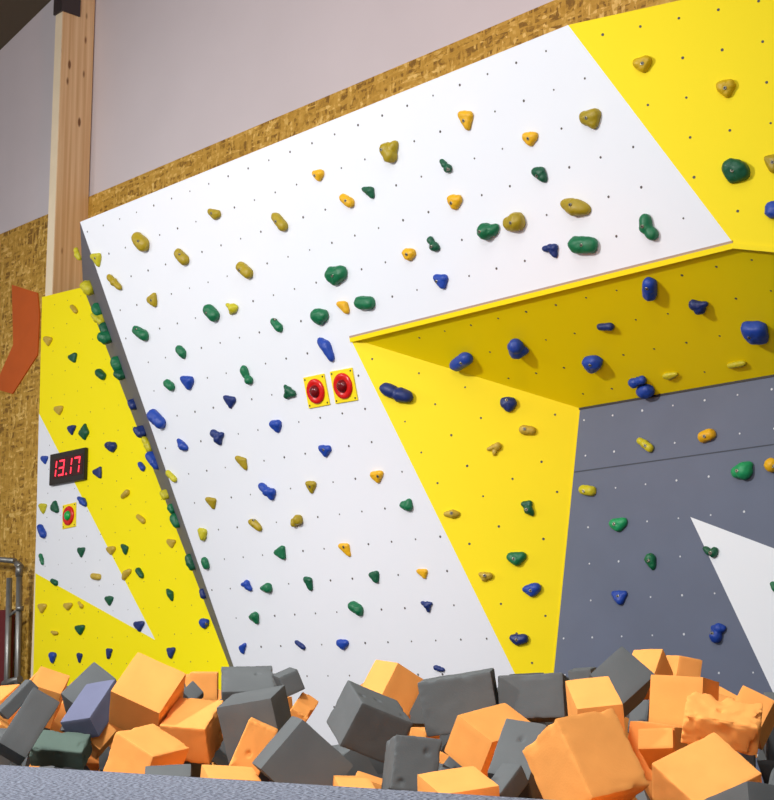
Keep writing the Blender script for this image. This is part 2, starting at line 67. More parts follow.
["W","blue","h",[0.8764,-3.0876],[[-0.0174,0.0032,0.0066,0.0166],[0.0308,0.0227,0.0051,0.0128],[-0.0074,-0.0235,0.0059,0.0147]],None,"small blue hold lowest at the left side of white wall"],
["W","dblue","h",[1.4648,-3.0789],[[-0.0307,0.0183,0.0064,0.0159],[0.0277,-0.0165,0.007,0.0176]],None,"small navy sausage hold in the lowest row of white wall"],
["W","blue","h",[1.869,-3.0828],[[-0.025,0.0076,0.0096,0.024],[0.0307,0.006,0.0089,0.0222],[-0.0036,-0.0143,0.0089,0.0223]],None,"rounded blue hold in the lowest row, right of the navy sausage"],
["W","green","u",[2.6589,-2.2781],[[-0.0288,0.0042,0.0102,0.0226],[0.0231,0.0191,0.0087,0.0193],[0.0164,-0.0102,0.0123,0.0273],[-0.0108,-0.0082,0.0101,0.0225]],None,"green heart-shaped hold near the slanted right edge of white wall"],
["W","amber","h",[2.6761,-2.6836],[[-0.0419,0.0138,0.0045,0.0113],[0.0255,0.0086,0.0058,0.0144],[0.0073,-0.0194,0.0058,0.0144]],None,"small amber nub below the green heart, right side of white wall"],
["W","dblue","u",[2.659,-2.8739],[[-0.0375,0.0181,0.0073,0.0161],[0.0051,0.0016,0.0101,0.0225],[0.0373,0.0114,0.0058,0.0128],[0.0007,-0.0328,0.0065,0.0145]],None,"navy claw hold low on white wall right of the large green egg"],
["W","dblue","u",[2.6549,-3.2489],[[-0.023,0.0062,0.008,0.0177],[-0.0003,-0.0004,0.0072,0.0161],[0.0285,-0.0071,0.0065,0.0144]],None,"navy hold peeking just above the upright grey foam cube"],
["W","amber","h",[3.6698,-0.2681],[[-0.0261,0.0283,0.0095,0.0237],[0.0289,0.0102,0.0088,0.0221],[-0.001,-0.0434,0.0083,0.0207]],[-0.005,-0.0098],"amber hold highest on white wall, left of another amber one"],
["W","amber","h",[4.064,-0.4806],[[-0.0233,0.0135,0.0097,0.0243],[0.0267,0.0042,0.0097,0.0242],[-0.004,-0.0216,0.008,0.02]],[0.0022,-0.0011],"amber rounded-triangle hold above the deep green one"],
["W","olive","h",[4.4633,-0.4851],[[-0.0344,0.0127,0.0132,0.0331],[0.0284,0.0123,0.0126,0.0315],[0.0088,-0.0293,0.011,0.0275]],[-0.0089,0.0045],"large olive hold nearest the slanted yellow panel, top right of white wall"],
["W","dgreen","u",[3.4599,-0.4683],[[-0.0221,0.0303,0.0075,0.0166],[-0.0051,0.0044,0.0081,0.0181],[0.0179,-0.0228,0.0115,0.0255]],[0.0291,-0.0294],"small dark green tadpole hold right of the bitten olive hold"],
["W","dgreen","h",[4.0851,-0.6771],[[-0.0276,0.0222,0.0103,0.0257],[0.0053,0.0113,0.0114,0.0285],[0.0135,-0.0193,0.0097,0.0242],[0.0203,-0.0374,0.0045,0.0114]],[-0.0091,-0.0021],"deep green hold with shiny bolt below the amber rounded triangle"],
["W","amber","h",[3.4783,-0.6732],[[-0.0187,0.0148,0.0114,0.0286],[0.0262,0.0042,0.0108,0.027],[-0.0071,-0.0223,0.0096,0.0241]],[-0.0084,-0.0065],"amber hold above right of the narrow dark green bean"],
["W","olive","h",[4.2637,-0.8874],[[-0.0594,0.0296,0.0113,0.0282],[-0.0021,-0.0009,0.0191,0.0477],[0.0579,-0.0258,0.0123,0.0307]],[0.0031,0.0126],"wide olive hold, biggest yellowish one on the right of white wall"],
["W","green","u",[3.6865,-0.879],[[-0.0298,-0.0001,0.0213,0.0474],[0.0151,-0.0048,0.0146,0.0324],[0.0484,0.0084,0.0086,0.0191]],[-0.0306,0.0016],"round green hold with a spur beside the large olive disc"],
["W","olive","h",[3.8652,-0.8751],[[-0.0374,-0.0006,0.0163,0.0408],[0.0115,-0.0004,0.0209,0.0523],[0.0355,0.0018,0.0104,0.0261]],[0.0072,-0.0031],"large olive disc hold right of the green one with a spur"],
["W","dgreen","u",[3.2623,-0.861],[[-0.0148,0.0239,0.0097,0.0215],[0.0047,-0.0165,0.0124,0.0275],[0.0188,-0.0285,0.0096,0.0214],[-0.0156,0.0399,0.0062,0.0138]],[0.0066,-0.0158],"narrow dark green bean hold above the blue guitar-pick hold"],
["W","amber","h",[3.0685,-0.8794],[[-0.0179,0.0097,0.0112,0.028],[0.021,0.0015,0.0112,0.028],[-0.0031,-0.0112,0.0112,0.028]],[0.005,0.0008],"round amber hold left of the narrow dark green bean"],
["W","blue","h",[3.2666,-1.07],[[-0.0321,0.0211,0.0086,0.0215],[0.0265,0.008,0.0092,0.0229],[0.0038,-0.0297,0.0086,0.0214]],[-0.0202,0.0015],"blue guitar-pick hold above the yellow lip"],
["W","dblue","u",[4.0563,-1.0662],[[-0.0405,0.0139,0.009,0.0201],[-0.0059,0.0133,0.009,0.02],[0.0244,0.0082,0.0096,0.0214],[0.0193,-0.0328,0.0077,0.0171],[0.0046,-0.0094,0.0077,0.0171]],None,"navy hooked hold left of the wide green oval"],
["W","green","h",[4.2689,-1.0843],[[-0.0373,0.0094,0.0191,0.0478],[0.0399,-0.01,0.0179,0.0447]],[0.0174,-0.0022],"wide green oval hold right of the navy hook, near the lip"],
["W","green","u",[4.671,-1.0887],[[-0.0092,0.0464,0.0152,0.0337],[-0.0147,0.0092,0.0158,0.0351],[0.0133,-0.0329,0.0151,0.0337],[0.0256,-0.0528,0.0067,0.0148]],[-0.0117,0.0138],"green crescent hold at the right end of white wall"],
["Y","oliveY","h",[-0.3699,0.9361],[[-0.0214,0.0063,0.0118,0.0296],[0.0216,0.0109,0.0107,0.0268],[0.0022,-0.0198,0.0097,0.0241]],[0.0027,-0.0053],"olive hold highest on the upper right yellow panel"],
["Y","oliveY","h",[0.0253,0.7397],[[-0.017,0.0084,0.0125,0.0313],[0.0196,0.0106,0.0104,0.0261],[0.0009,-0.0231,0.0094,0.0235]],[-0.0018,-0.007],"olive hold on upper right yellow panel, right of the highest one"],
["Y","dgreen","h",[0.043,0.3323],[[-0.0248,0.0236,0.0176,0.0441],[0.0165,0.0069,0.0171,0.0427],[0.0339,-0.0196,0.0119,0.0297],[-0.0216,-0.0264,0.0114,0.0285]],[-0.0099,-0.0016],"big dark green hold on the upper right yellow panel"],
["Y","olive","h",[0.2128,0.3463],[[-0.0232,0.0223,0.0072,0.018],[0.0092,0.0097,0.0113,0.0282],[0.0062,-0.0263,0.0102,0.0256]],[0.0048,-0.0039],"olive hold cut by the right frame edge on upper yellow panel"],
["Y","blue","h",[0.205,0.1248],[[-0.011,0.0134,0.0123,0.0307],[-0.0123,-0.0073,0.0133,0.0332],[0.0183,-0.0041,0.0163,0.0408]],None,"blue hold cut by the right frame edge on upper yellow panel"],
["S","blue","h",[0.6516,-0.3352],[[-0.0569,-0.0176,0.0159,0.0397],[0.0553,0.0172,0.0163,0.0409]],[0.0302,0.0187],"blue oval hold leftmost on the shaded underside of the overhang"],
["S","blue","u",[1.0853,-0.3309],[[0.0025,0.0263,0.0205,0.0456],[-0.0172,-0.0107,0.0199,0.0443],[0.0264,-0.03,0.011,0.0243]],[0.0486,0.068],"blue thumb-shaped hold on the underside, second from its left end"],
["S","blue","h",[1.4612,-0.5379],[[-0.012,0.0097,0.0167,0.0418],[0.0274,0.0108,0.0167,0.0416],[-0.0178,-0.0238,0.0144,0.0359]],[0.0171,0.0243],"round blue hold on the underside above the yellow panel corner"],
["S","blue","h",[2.0882,-0.1396],[[0.0194,0.031,0.0154,0.0384],[-0.0192,-0.0308,0.0155,0.0387]],[0.0146,0.0308],"tall blue hold with three holes high on the underside"],
["S","dblue","h",[1.6939,-0.3163],[[-0.0342,0.0058,0.0081,0.0202],[0.0301,-0.0051,0.0092,0.023]],None,"short blue bar hold high on the underside above the round blue hold"],
["S","dblue","u",[2.2782,-0.3106],[[-0.0229,0.0157,0.0123,0.0273],[-0.006,-0.0183,0.0135,0.0301],[0.0425,0.0034,0.008,0.0177],[0.0023,0.0025,0.0111,0.0246]],None,"blue winged hold on the underside, right of the three-holed one"],
["S","blue","h",[2.4713,-0.5435],[[-0.016,0.0285,0.0185,0.0463],[0.0289,0.0174,0.0184,0.0461],[-0.0198,-0.0225,0.0175,0.0437],[0.0166,-0.0697,0.0065,0.0163]],[-0.014,0.013],"biggest blue hold on the underside, far right"],
["S","blue","u",[1.6487,-0.7177],[[-0.0323,-0.0048,0.0134,0.0297],[0.0042,0.0007,0.0107,0.0237],[0.0343,0.005,0.0113,0.0251]],None,"upper lumpy blue hold of the touching pair at the underside lower edge"],
["S","blue","h",[1.6532,-0.7916],[[-0.0115,-0.0013,0.0173,0.0432],[0.0119,0.0013,0.0166,0.0416]],None,"lower round blue hold of the touching pair at the underside lower edge"],
["S","lime","h",[1.848,-0.7251],[[-0.0275,0.0054,0.0064,0.016],[0.0422,0.0046,0.0052,0.013],[-0.0067,-0.0091,0.0064,0.016]],None,"lime hold near the lower edge of the underside, right of the blue pair"],
["S","lime","h",[2.2548,-0.7304],[[-0.0425,-0.0006,0.0062,0.0155],[0.0392,0.0005,0.0067,0.0168]],None,"slim lime bar hold near the lower edge of the underside, far right"],
["L","dblue","u",[0.2814,-0.3475],[[-0.0727,0.0333,0.0169,0.0375],[-0.0302,0.0128,0.0183,0.0406],[0.0242,-0.0142,0.0196,0.0436],[0.0717,-0.0285,0.0182,0.0404]],None,"long knobbly navy hold at the top left of the lower yellow panel"],
["L","dblue","h",[0.9436,-0.4511],[[-0.0146,0.0092,0.0139,0.0347],[0.0152,0.0045,0.0138,0.0346],[-0.0006,-0.0152,0.0126,0.0315]],[-0.0048,0.0194],"round navy hold under the overhang on lower yellow panel"],
["L","tan","h",[1.047,-0.6054],[[-0.0221,0.0032,0.0113,0.0282],[0.0249,-0.0036,0.01,0.025]],[-0.0113,0.0042],"ochre oval hold below the round navy one on lower yellow panel"],
["L","tan","u",[0.8492,-0.7003],[[-0.0376,-0.0026,0.0064,0.0142],[-0.0039,0.0074,0.0078,0.0173],[0.0238,0.0131,0.0106,0.0236],[0.0025,-0.0254,0.0071,0.0157]],None,"ochre claw hold left of and below the ochre oval"],
["L","tan","h",[0.5972,-1.0617],[[-0.037,0.0008,0.0063,0.0158],[0.0049,0.0005,0.0101,0.0252],[0.0325,-0.0018,0.0057,0.0142]],[0.001,0.0027],"ochre eye-shaped hold at the left edge of lower yellow panel"],
["L","dgreen","u",[1.0385,-1.0439],[[-0.0245,0.0225,0.0091,0.0202],[0.0078,0.0241,0.0084,0.0186],[-0.0,-0.0121,0.0119,0.0264],[0.0205,-0.0343,0.0077,0.0171]],[-0.0071,-0.0128],"upright green hold on lower yellow panel"],
["L","green","h",[0.9605,-1.3219],[[-0.0368,0.0096,0.0093,0.0233],[0.0369,0.0118,0.0093,0.0232],[-0.0001,-0.016,0.0124,0.031]],[-0.01,-0.0064],"green half-moon hold on lower yellow panel"],
["L","tan","u",[0.7783,-1.4187],[[-0.0254,0.0115,0.007,0.0156],[-0.0012,0.0022,0.0098,0.0218],[0.0253,0.0015,0.0091,0.0202],[-0.0052,-0.015,0.0077,0.0171]],[0.0024,0.0017],"ochre lumpy hold low on the left of lower yellow panel"],
["L","blue","h",[1.043,-1.5007],[[-0.0371,0.0039,0.008,0.0201],[0.0223,0.0096,0.0123,0.0308],[0.0022,-0.0142,0.0105,0.0262]],[-0.0031,-0.0058],"bright blue hold below the green half-moon"],
["L","dblue","h",[0.9587,-1.7722],[[-0.0344,0.0074,0.0086,0.0216],[0.0317,0.0023,0.0111,0.0277],[-0.0052,-0.0086,0.0105,0.0262]],[-0.0077,-0.0039],"navy oval hold lowest on the lower yellow panel"],
["G","lime","u",[0.4498,-0.2616],[[-0.0563,0.0258,0.0054,0.0119],[-0.026,0.0215,0.0094,0.0209],[0.0052,0.0007,0.0107,0.0238],[0.041,-0.029,0.012,0.0266]],[0.0249,-0.0153],"lime bone-shaped hold high on the grey wall"],
["G","amber","h",[0.8502,-0.2638],[[-0.0223,-0.004,0.0126,0.0316],[0.0224,0.004,0.0126,0.0315]],[0.0025,-0.0085],"amber disc hold with a hole high on the grey wall"],
["G","lgreen","u",[1.0616,-0.4672],[[-0.0338,-0.0065,0.0151,0.0337],[0.0089,-0.0064,0.0201,0.0447],[0.0311,0.0214,0.0107,0.0237]],[-0.0055,-0.0095],"big green hold on grey wall near the right frame edge"],
["G","amber","h",[1.2257,-0.4609],[[0.0,0.0,0.0149,0.0372]],[0.0227,-0.0107],"amber ring hold cut by the right frame edge on the grey wall"],
["G","lime","h",[0.0605,-0.4739],[[-0.0298,0.0067,0.011,0.0276],[0.027,-0.0061,0.0122,0.0305]],[-0.006,-0.0059],"lime oval hold at the left edge of grey wall"],
["G","lgreen","h",[0.2698,-0.6793],[[-0.0283,0.004,0.012,0.0299],[0.0316,0.0105,0.0107,0.0268],[-0.0,-0.0149,0.0107,0.0269]],[-0.009,-0.0],"green blunt hold on the left half of the grey wall"],
["G","green","h",[0.4811,-0.898],[[-0.005,0.0191,0.0128,0.0321],[0.0057,-0.0151,0.0082,0.0204],[0.005,-0.0351,0.0035,0.0087]],[0.0003,0.0081],"green drop-shaped hold on the grey wall left of white triangle"],
["G","dgreen","u",[0.8527,-0.8629],[[-0.0317,0.0151,0.0083,0.0184],[-0.0135,-0.0033,0.0083,0.0184],[0.0159,-0.0108,0.0108,0.0239],[0.0228,0.0021,0.0089,0.0197]],[0.0118,-0.0119],"dark green hold with a hollow on the edge of the white triangle"],
["G","blue","h",[0.2665,-1.0662],[[-0.0364,0.0166,0.0071,0.0178],[0.0323,0.0133,0.0071,0.0177],[0.003,-0.0211,0.01,0.0251]],[0.0043,-0.0004],"blue wedge hold on the grey wall above the foam"],
["G","green","h",[1.2079,-1.0605],[[-0.0077,0.0128,0.0054,0.0136],[0.0064,-0.0107,0.0065,0.0163]],None,"green hold on white triangle, cut by the right frame edge"],
["G","blue","u",[0.8803,-1.2674],[[0.0407,0.0163,0.0062,0.0139],[0.0097,0.0131,0.0125,0.0278],[-0.0271,0.0197,0.0075,0.0167],[-0.0114,-0.0275,0.015,0.0334]],[-0.0119,-0.0129],"blue mushroom-shaped hold low on the grey wall"],
["T","lime","u",[-1.0054,0.0645],[[-0.0117,0.034,0.0135,0.0245],[0.0026,-0.0099,0.0161,0.0294],[-0.0046,0.0195,0.0117,0.0212],[0.0135,-0.0419,0.0125,0.0228]],None,"lime winged hold topmost on the grey side strip, over the wooden post"],
["T","lime","u",[-0.918,-0.2328],[[-0.0091,0.0227,0.0536,0.0323],[-0.0029,0.0078,0.0328,0.0452],[0.0087,-0.0225,0.0266,0.0483]],None,"lime double hold on the grey side strip at the top of the clock wall"],
["T","green","h",[-0.8485,-0.443],[[-0.0045,0.0153,0.0247,0.0449],[0.0049,-0.0165,0.0229,0.0416]],None,"green hold highest of the greens on the grey side strip"],
["T","lime","u",[-0.8335,-0.5101],[[-0.0146,0.0428,0.0662,0.0224],[-0.0004,0.0003,0.0482,0.0287],[0.0125,-0.0357,0.0282,0.0271]],None,"lime ring hold between green ones at the grey side strip"],
["T","dgreen","h",[-0.7972,-0.6114],[[-0.0069,0.0191,0.0219,0.0398],[0.0072,-0.0199,0.021,0.0382]],None,"broad dark green hold on the grey side strip right of the lime ring"],
["T","green","h",[-0.7828,-0.6762],[[-0.0042,0.0116,0.0583,0.0429],[0.0042,-0.0116,0.0426,0.0429]],None,"green hold on the yellow side of the strip below the lime ring"],
["T","green","h",[-0.7084,-0.9104],[[-0.0055,0.0178,0.0256,0.0465],[0.0055,-0.0178,0.0255,0.0464]],None,"upper green hold of the lower green pair on the side strip"],
["T","dgreen","h",[-0.6831,-1.0012],[[-0.006,0.0164,0.0552,0.0251],[0.0049,-0.0134,0.0343,0.0308]],None,"lower green hold of the lower green pair on the side strip"],
["T","dblue","h",[-0.6038,-1.254],[[-0.0081,0.0206,0.0307,0.0229],[0.0054,-0.0137,0.0189,0.0344]],None,"navy hold highest of the blues on the grey side strip"],
["T","dblue","h",[-0.541,-1.4744],[[-0.0075,0.0221,0.0586,0.0247],[0.0057,-0.017,0.0415,0.0322]],None,"navy hold on side strip left of and below the large blue barrel"],
["T","lime","u",[-0.5046,-1.5859],[[-0.0144,0.0444,0.0252,0.0265],[0.0016,-0.0061,0.0166,0.0302],[0.0126,-0.0376,0.0145,0.0264]],None,"lime knobbly hold on the side strip beneath the large blue barrel"],
["T","blue","h",[-0.465,-1.7227],[[-0.0171,0.0522,0.0419,0.0263],[0.0025,-0.0074,0.0202,0.0338],[0.0163,-0.05,0.0124,0.0225]],None,"blue slanted hold on the side strip under the lime knobbly one"],
["T","lime","h",[-0.3887,-1.9853],[[-0.0053,0.0177,0.0389,0.0205],[0.0049,-0.0162,0.0327,0.0223]],None,"lime hold half hidden at the yellow edge of the side strip"],
["T","green","h",[-0.3518,-2.101],[[-0.0034,0.0103,0.0163,0.0297],[0.0039,-0.0117,0.0143,0.0259]],None,"small green hold on lower side strip, upper one of two touching"],
["T","green","h",[-0.3252,-2.1948],[[-0.0062,0.021,0.0203,0.0369],[0.0069,-0.0234,0.0183,0.0332]],None,"larger green hold on lower side strip, lower one of two touching"],
["T","dgreen","h",[-0.2336,-2.5136],[[-0.0098,0.0346,0.0206,0.0292],[0.0005,-0.0024,0.0234,0.0328],[0.0098,-0.034,0.0199,0.0273]],None,"tall green hold on the side strip level with the green oval"],
["T","dblue","h",[-0.1633,-2.752],[[-0.0048,0.0161,0.0129,0.0235],[0.0045,-0.015,0.0139,0.0253]],None,"navy hold lowest on the grey side strip"],
["V","blue","h",[-8.6628,0.4518],[[-0.0243,0.0093,0.011,0.0275],[0.024,0.004,0.011,0.0274],[0.0004,-0.0133,0.011,0.0274]],[0.0399,-0.0044],"blue rounded hold in the lower right corner of the clock wall"],
["V","blue","h",[-9.4823,1.6618],[[-0.023,0.0207,0.0085,0.0213],[0.02,-0.018,0.0098,0.0244]],None,"blue bean hold on the clock wall touching the side strip"],
["V","tan","h",[-10.5127,3.0891],[[-0.0332,0.0271,0.0083,0.0207],[0.03,-0.0245,0.0091,0.0229]],None,"ochre hold topmost on the yellow clock wall"],
["V","tan","h",[-10.9007,2.8876],[[-0.0431,0.0219,0.0094,0.0234],[0.0398,0.001,0.0093,0.0233],[0.005,-0.0328,0.0065,0.0163]],None,"pale ochre triangular hold at the upper left edge of the clock wall"],
["V","dgreen","h",[-10.5017,2.6764],[[-0.0586,0.0123,0.0073,0.0183],[0.0297,0.015,0.0091,0.0227],[0.0218,-0.0312,0.0073,0.0182]],None,"green triangular hold on the upper clock wall"],
["V","dgreen","h",[-10.0751,2.4679],[[-0.0288,0.0186,0.0142,0.0355],[0.0309,-0.0199,0.0133,0.0331]],None,"dark green round hold on the upper clock wall beside the strip"],
["V","tan","h",[-10.6924,2.2654],[[-0.0494,0.0145,0.0083,0.0206],[0.0418,0.0107,0.0082,0.0205],[0.0101,-0.0324,0.0064,0.016]],None,"ochre triangular hold well above the digital clock"],
["V","dblue","h",[-10.4875,2.0769],[[-0.0383,0.0127,0.0081,0.0203],[0.0411,0.0134,0.0072,0.018],[0.0029,-0.037,0.0054,0.0135]],None,"navy triangular hold directly above the digital clock"],
["V","dgreen","h",[-10.2953,2.0276],[[0.0012,0.0559,0.0071,0.0178],[-0.0389,-0.0028,0.0107,0.0268],[0.0391,-0.0082,0.0098,0.0244],[0.0048,-0.0539,0.0053,0.0133]],None,"green teardrop hold above the clock, right of a navy triangle"],
["V","dblue","h",[-9.899,1.8618],[[-0.0566,0.0189,0.0113,0.0283],[0.0366,0.0015,0.013,0.0325],[0.016,-0.0224,0.0104,0.026]],[-0.0048,0.016],"large navy round hold right of and above the digital clock"],
["V","blue","h",[-10.8885,1.8747],[[-0.0366,0.0128,0.0074,0.0184],[0.0346,0.0092,0.0064,0.0161],[0.0104,-0.0334,0.0046,0.0115]],None,"small blue triangular hold touching left of the digital clock"],
["V","dblue","h",[-10.0808,1.6782],[[-0.0659,0.012,0.0061,0.0154],[0.0283,0.0308,0.0061,0.0153],[0.0333,-0.0376,0.007,0.0174]],None,"navy arrow-shaped hold touching right of the digital clock"],
["V","blue","u",[-10.2855,1.4671],[[-0.0512,0.0302,0.011,0.0244],[0.0076,-0.0003,0.0139,0.0309],[0.0419,-0.03,0.0109,0.0242]],None,"blue kidney hold below right of the digital clock"],
["V","lime","h",[-10.8855,1.471],[[-0.0443,0.0216,0.0073,0.0183],[0.0428,0.0139,0.0064,0.0159],[0.0094,-0.0451,0.0055,0.0137]],None,"lime hold at the left edge of the clock wall white triangle"],
["V","dgreen","h",[-10.6962,1.4576],[[-0.0043,0.0356,0.009,0.0226],[-0.0261,-0.005,0.0109,0.0272],[0.0325,-0.027,0.0099,0.0248]],None,"green hold left of the small disc plate below the clock"],
["V","blue","h",[-10.8781,1.2765],[[-0.0298,0.032,0.0128,0.032],[0.0279,-0.03,0.0136,0.0341]],None,"large blue oval hold at the left edge below the lime one"],
["V","green","u",[-10.8711,1.0443],[[-0.0185,0.0336,0.0092,0.0204],[0.0039,-0.0016,0.0092,0.0204],[0.0165,-0.0361,0.0082,0.0181]],None,"green wavy hold at the lower left edge of the white triangle"],
["V","dgreen","h",[-10.2862,1.0695],[[-0.0359,0.0143,0.007,0.0176],[0.0348,0.0136,0.007,0.0175],[0.0016,-0.0372,0.0053,0.0131]],None,"green triangular hold below the small disc plate"],
["V","tan","h",[-10.0619,0.8578],[[-0.0399,0.0052,0.0104,0.0259],[0.0401,-0.0052,0.0103,0.0258]],None,"ochre oval hold on the white area low on the clock wall"],
["V","tan","h",[-9.8662,1.0512],[[-0.0419,0.0103,0.0077,0.0193],[0.0372,0.0088,0.0085,0.0213],[0.0009,-0.0225,0.0068,0.0171]],None,"ochre hold on the colour border left of a green one"],
["V","dgreen","h",[-9.6804,1.0479],[[-0.0415,0.0306,0.0059,0.0148],[0.0245,0.0042,0.0076,0.019],[0.0101,-0.0361,0.0059,0.0148]],None,"green hold touching distance right of the border ochre hold"],
["V","tan","h",[-9.6915,1.4685],[[-0.0353,-0.0136,0.0077,0.0192],[0.0265,0.0103,0.0102,0.0255]],None,"ochre hold on yellow below the navy arrow hold"],
["V","tan","h",[-9.4762,1.2605],[[-0.0431,0.023,0.0076,0.0189],[0.0354,-0.0189,0.0092,0.023]],None,"ochre long hold on yellow midway down the clock wall"],
["V","tan","h",[-9.0834,1.0511],[[-0.0413,0.0157,0.0065,0.0163],[0.0392,0.0061,0.0065,0.0162],[0.003,-0.0292,0.0049,0.0122]],None,"ochre triangular hold on yellow beside the lower side strip"],
["V","tan","h",[-9.6525,0.8536],[[-0.0341,-0.0293,0.0076,0.019],[0.0403,0.0212,0.0084,0.021],[-0.0079,0.0044,0.0101,0.0253]],None,"pale ochre slanted hold touching left of a green one low on yellow"],
["V","dgreen","h",[-9.4699,0.8519],[[-0.0211,0.0196,0.01,0.025],[0.0231,-0.0215,0.0091,0.0228]],None,"green hold right of the pale ochre slanted hold"],
["V","dgreen","h",[-9.082,0.6741],[[-0.0378,0.0338,0.0057,0.0141],[0.0082,0.0023,0.0113,0.0282],[0.0216,-0.0387,0.0056,0.0141]],None,"green pointed hold low on yellow near the side strip"],
["V","dgreen","h",[-10.667,0.8481],[[-0.0321,0.0109,0.0081,0.0201],[0.0264,-0.0089,0.0098,0.0245]],None,"green hold on the lower edge of the clock wall white triangle"],
["V","dgreen","h",[-9.8711,0.6683],[[-0.0353,0.0137,0.0077,0.0192],[0.0317,0.0107,0.0076,0.0191],[0.0043,-0.0274,0.0068,0.017]],None,"green hold low inside the narrowing tip of the white triangle"],
["V","tan","h",[-10.8404,0.6513],[[-0.0531,0.0189,0.0063,0.0158],[0.0475,0.0126,0.0072,0.018],[-0.0008,-0.0291,0.0072,0.018]],None,"ochre hold leftmost of the row near the base of the clock wall"],
["V","tan","h",[-10.4559,0.647],[[-0.047,0.0088,0.0071,0.0176],[0.0473,0.0089,0.007,0.0176],[0.0,-0.0177,0.007,0.0176]],None,"ochre hold second of the row near the base of the clock wall"],
["V","tan","u",[-10.2706,0.6503],[[-0.0234,0.0169,0.0069,0.0153],[0.0183,-0.0132,0.0088,0.0196]],None,"small ochre hold third of the row, at the white triangle edge"],
["V","tan","u",[-10.6393,0.4435],[[-0.0499,0.01,0.007,0.0156],[-0.0011,-0.0037,0.008,0.0177],[0.045,-0.0051,0.008,0.0177]],None,"flat ochre hold left of a green one near the foam"],
["V","dgreen","h",[-10.2669,0.459],[[-0.0474,0.0135,0.0078,0.0196],[0.0446,0.0146,0.0078,0.0195],[0.003,-0.0281,0.0078,0.0195]],None,"green hold right of the flat ochre one near the foam"],
["V","blue","h",[-10.6502,0.253],[[-0.0221,0.016,0.0097,0.0244],[0.0243,0.0111,0.0097,0.0243],[-0.0025,-0.0332,0.008,0.0199]],None,"bright blue hold bottom left of the clock wall"],
["V","dblue","h",[-10.2634,0.2451],[[-0.0227,0.0186,0.0061,0.0151],[0.0217,0.0118,0.006,0.0151],[0.0012,-0.0355,0.0052,0.013]],None,"narrow navy hold just above the foam, right of the bright blue one"],
["V","dblue","h",[-9.856,0.2682],[[-0.0222,0.0209,0.0059,0.0148],[0.0269,0.0179,0.0059,0.0147],[-0.0041,-0.0339,0.0067,0.0169]],None,"narrow navy hold just above the foam beside the high orange cube"],
["V","dblue","h",[-9.4669,0.4612],[[-0.0621,0.0153,0.0066,0.0166],[0.0493,0.0154,0.0074,0.0185],[0.007,-0.0327,0.0066,0.0165]],None,"navy hold at the pointed tip of the white triangle"],
["V","dblue","h",[-9.0578,0.2583],[[-0.0395,0.018,0.0056,0.0141],[0.0343,0.0182,0.0064,0.016],[0.0003,-0.0272,0.008,0.02]],None,"navy hold just above the high orange cube"]]
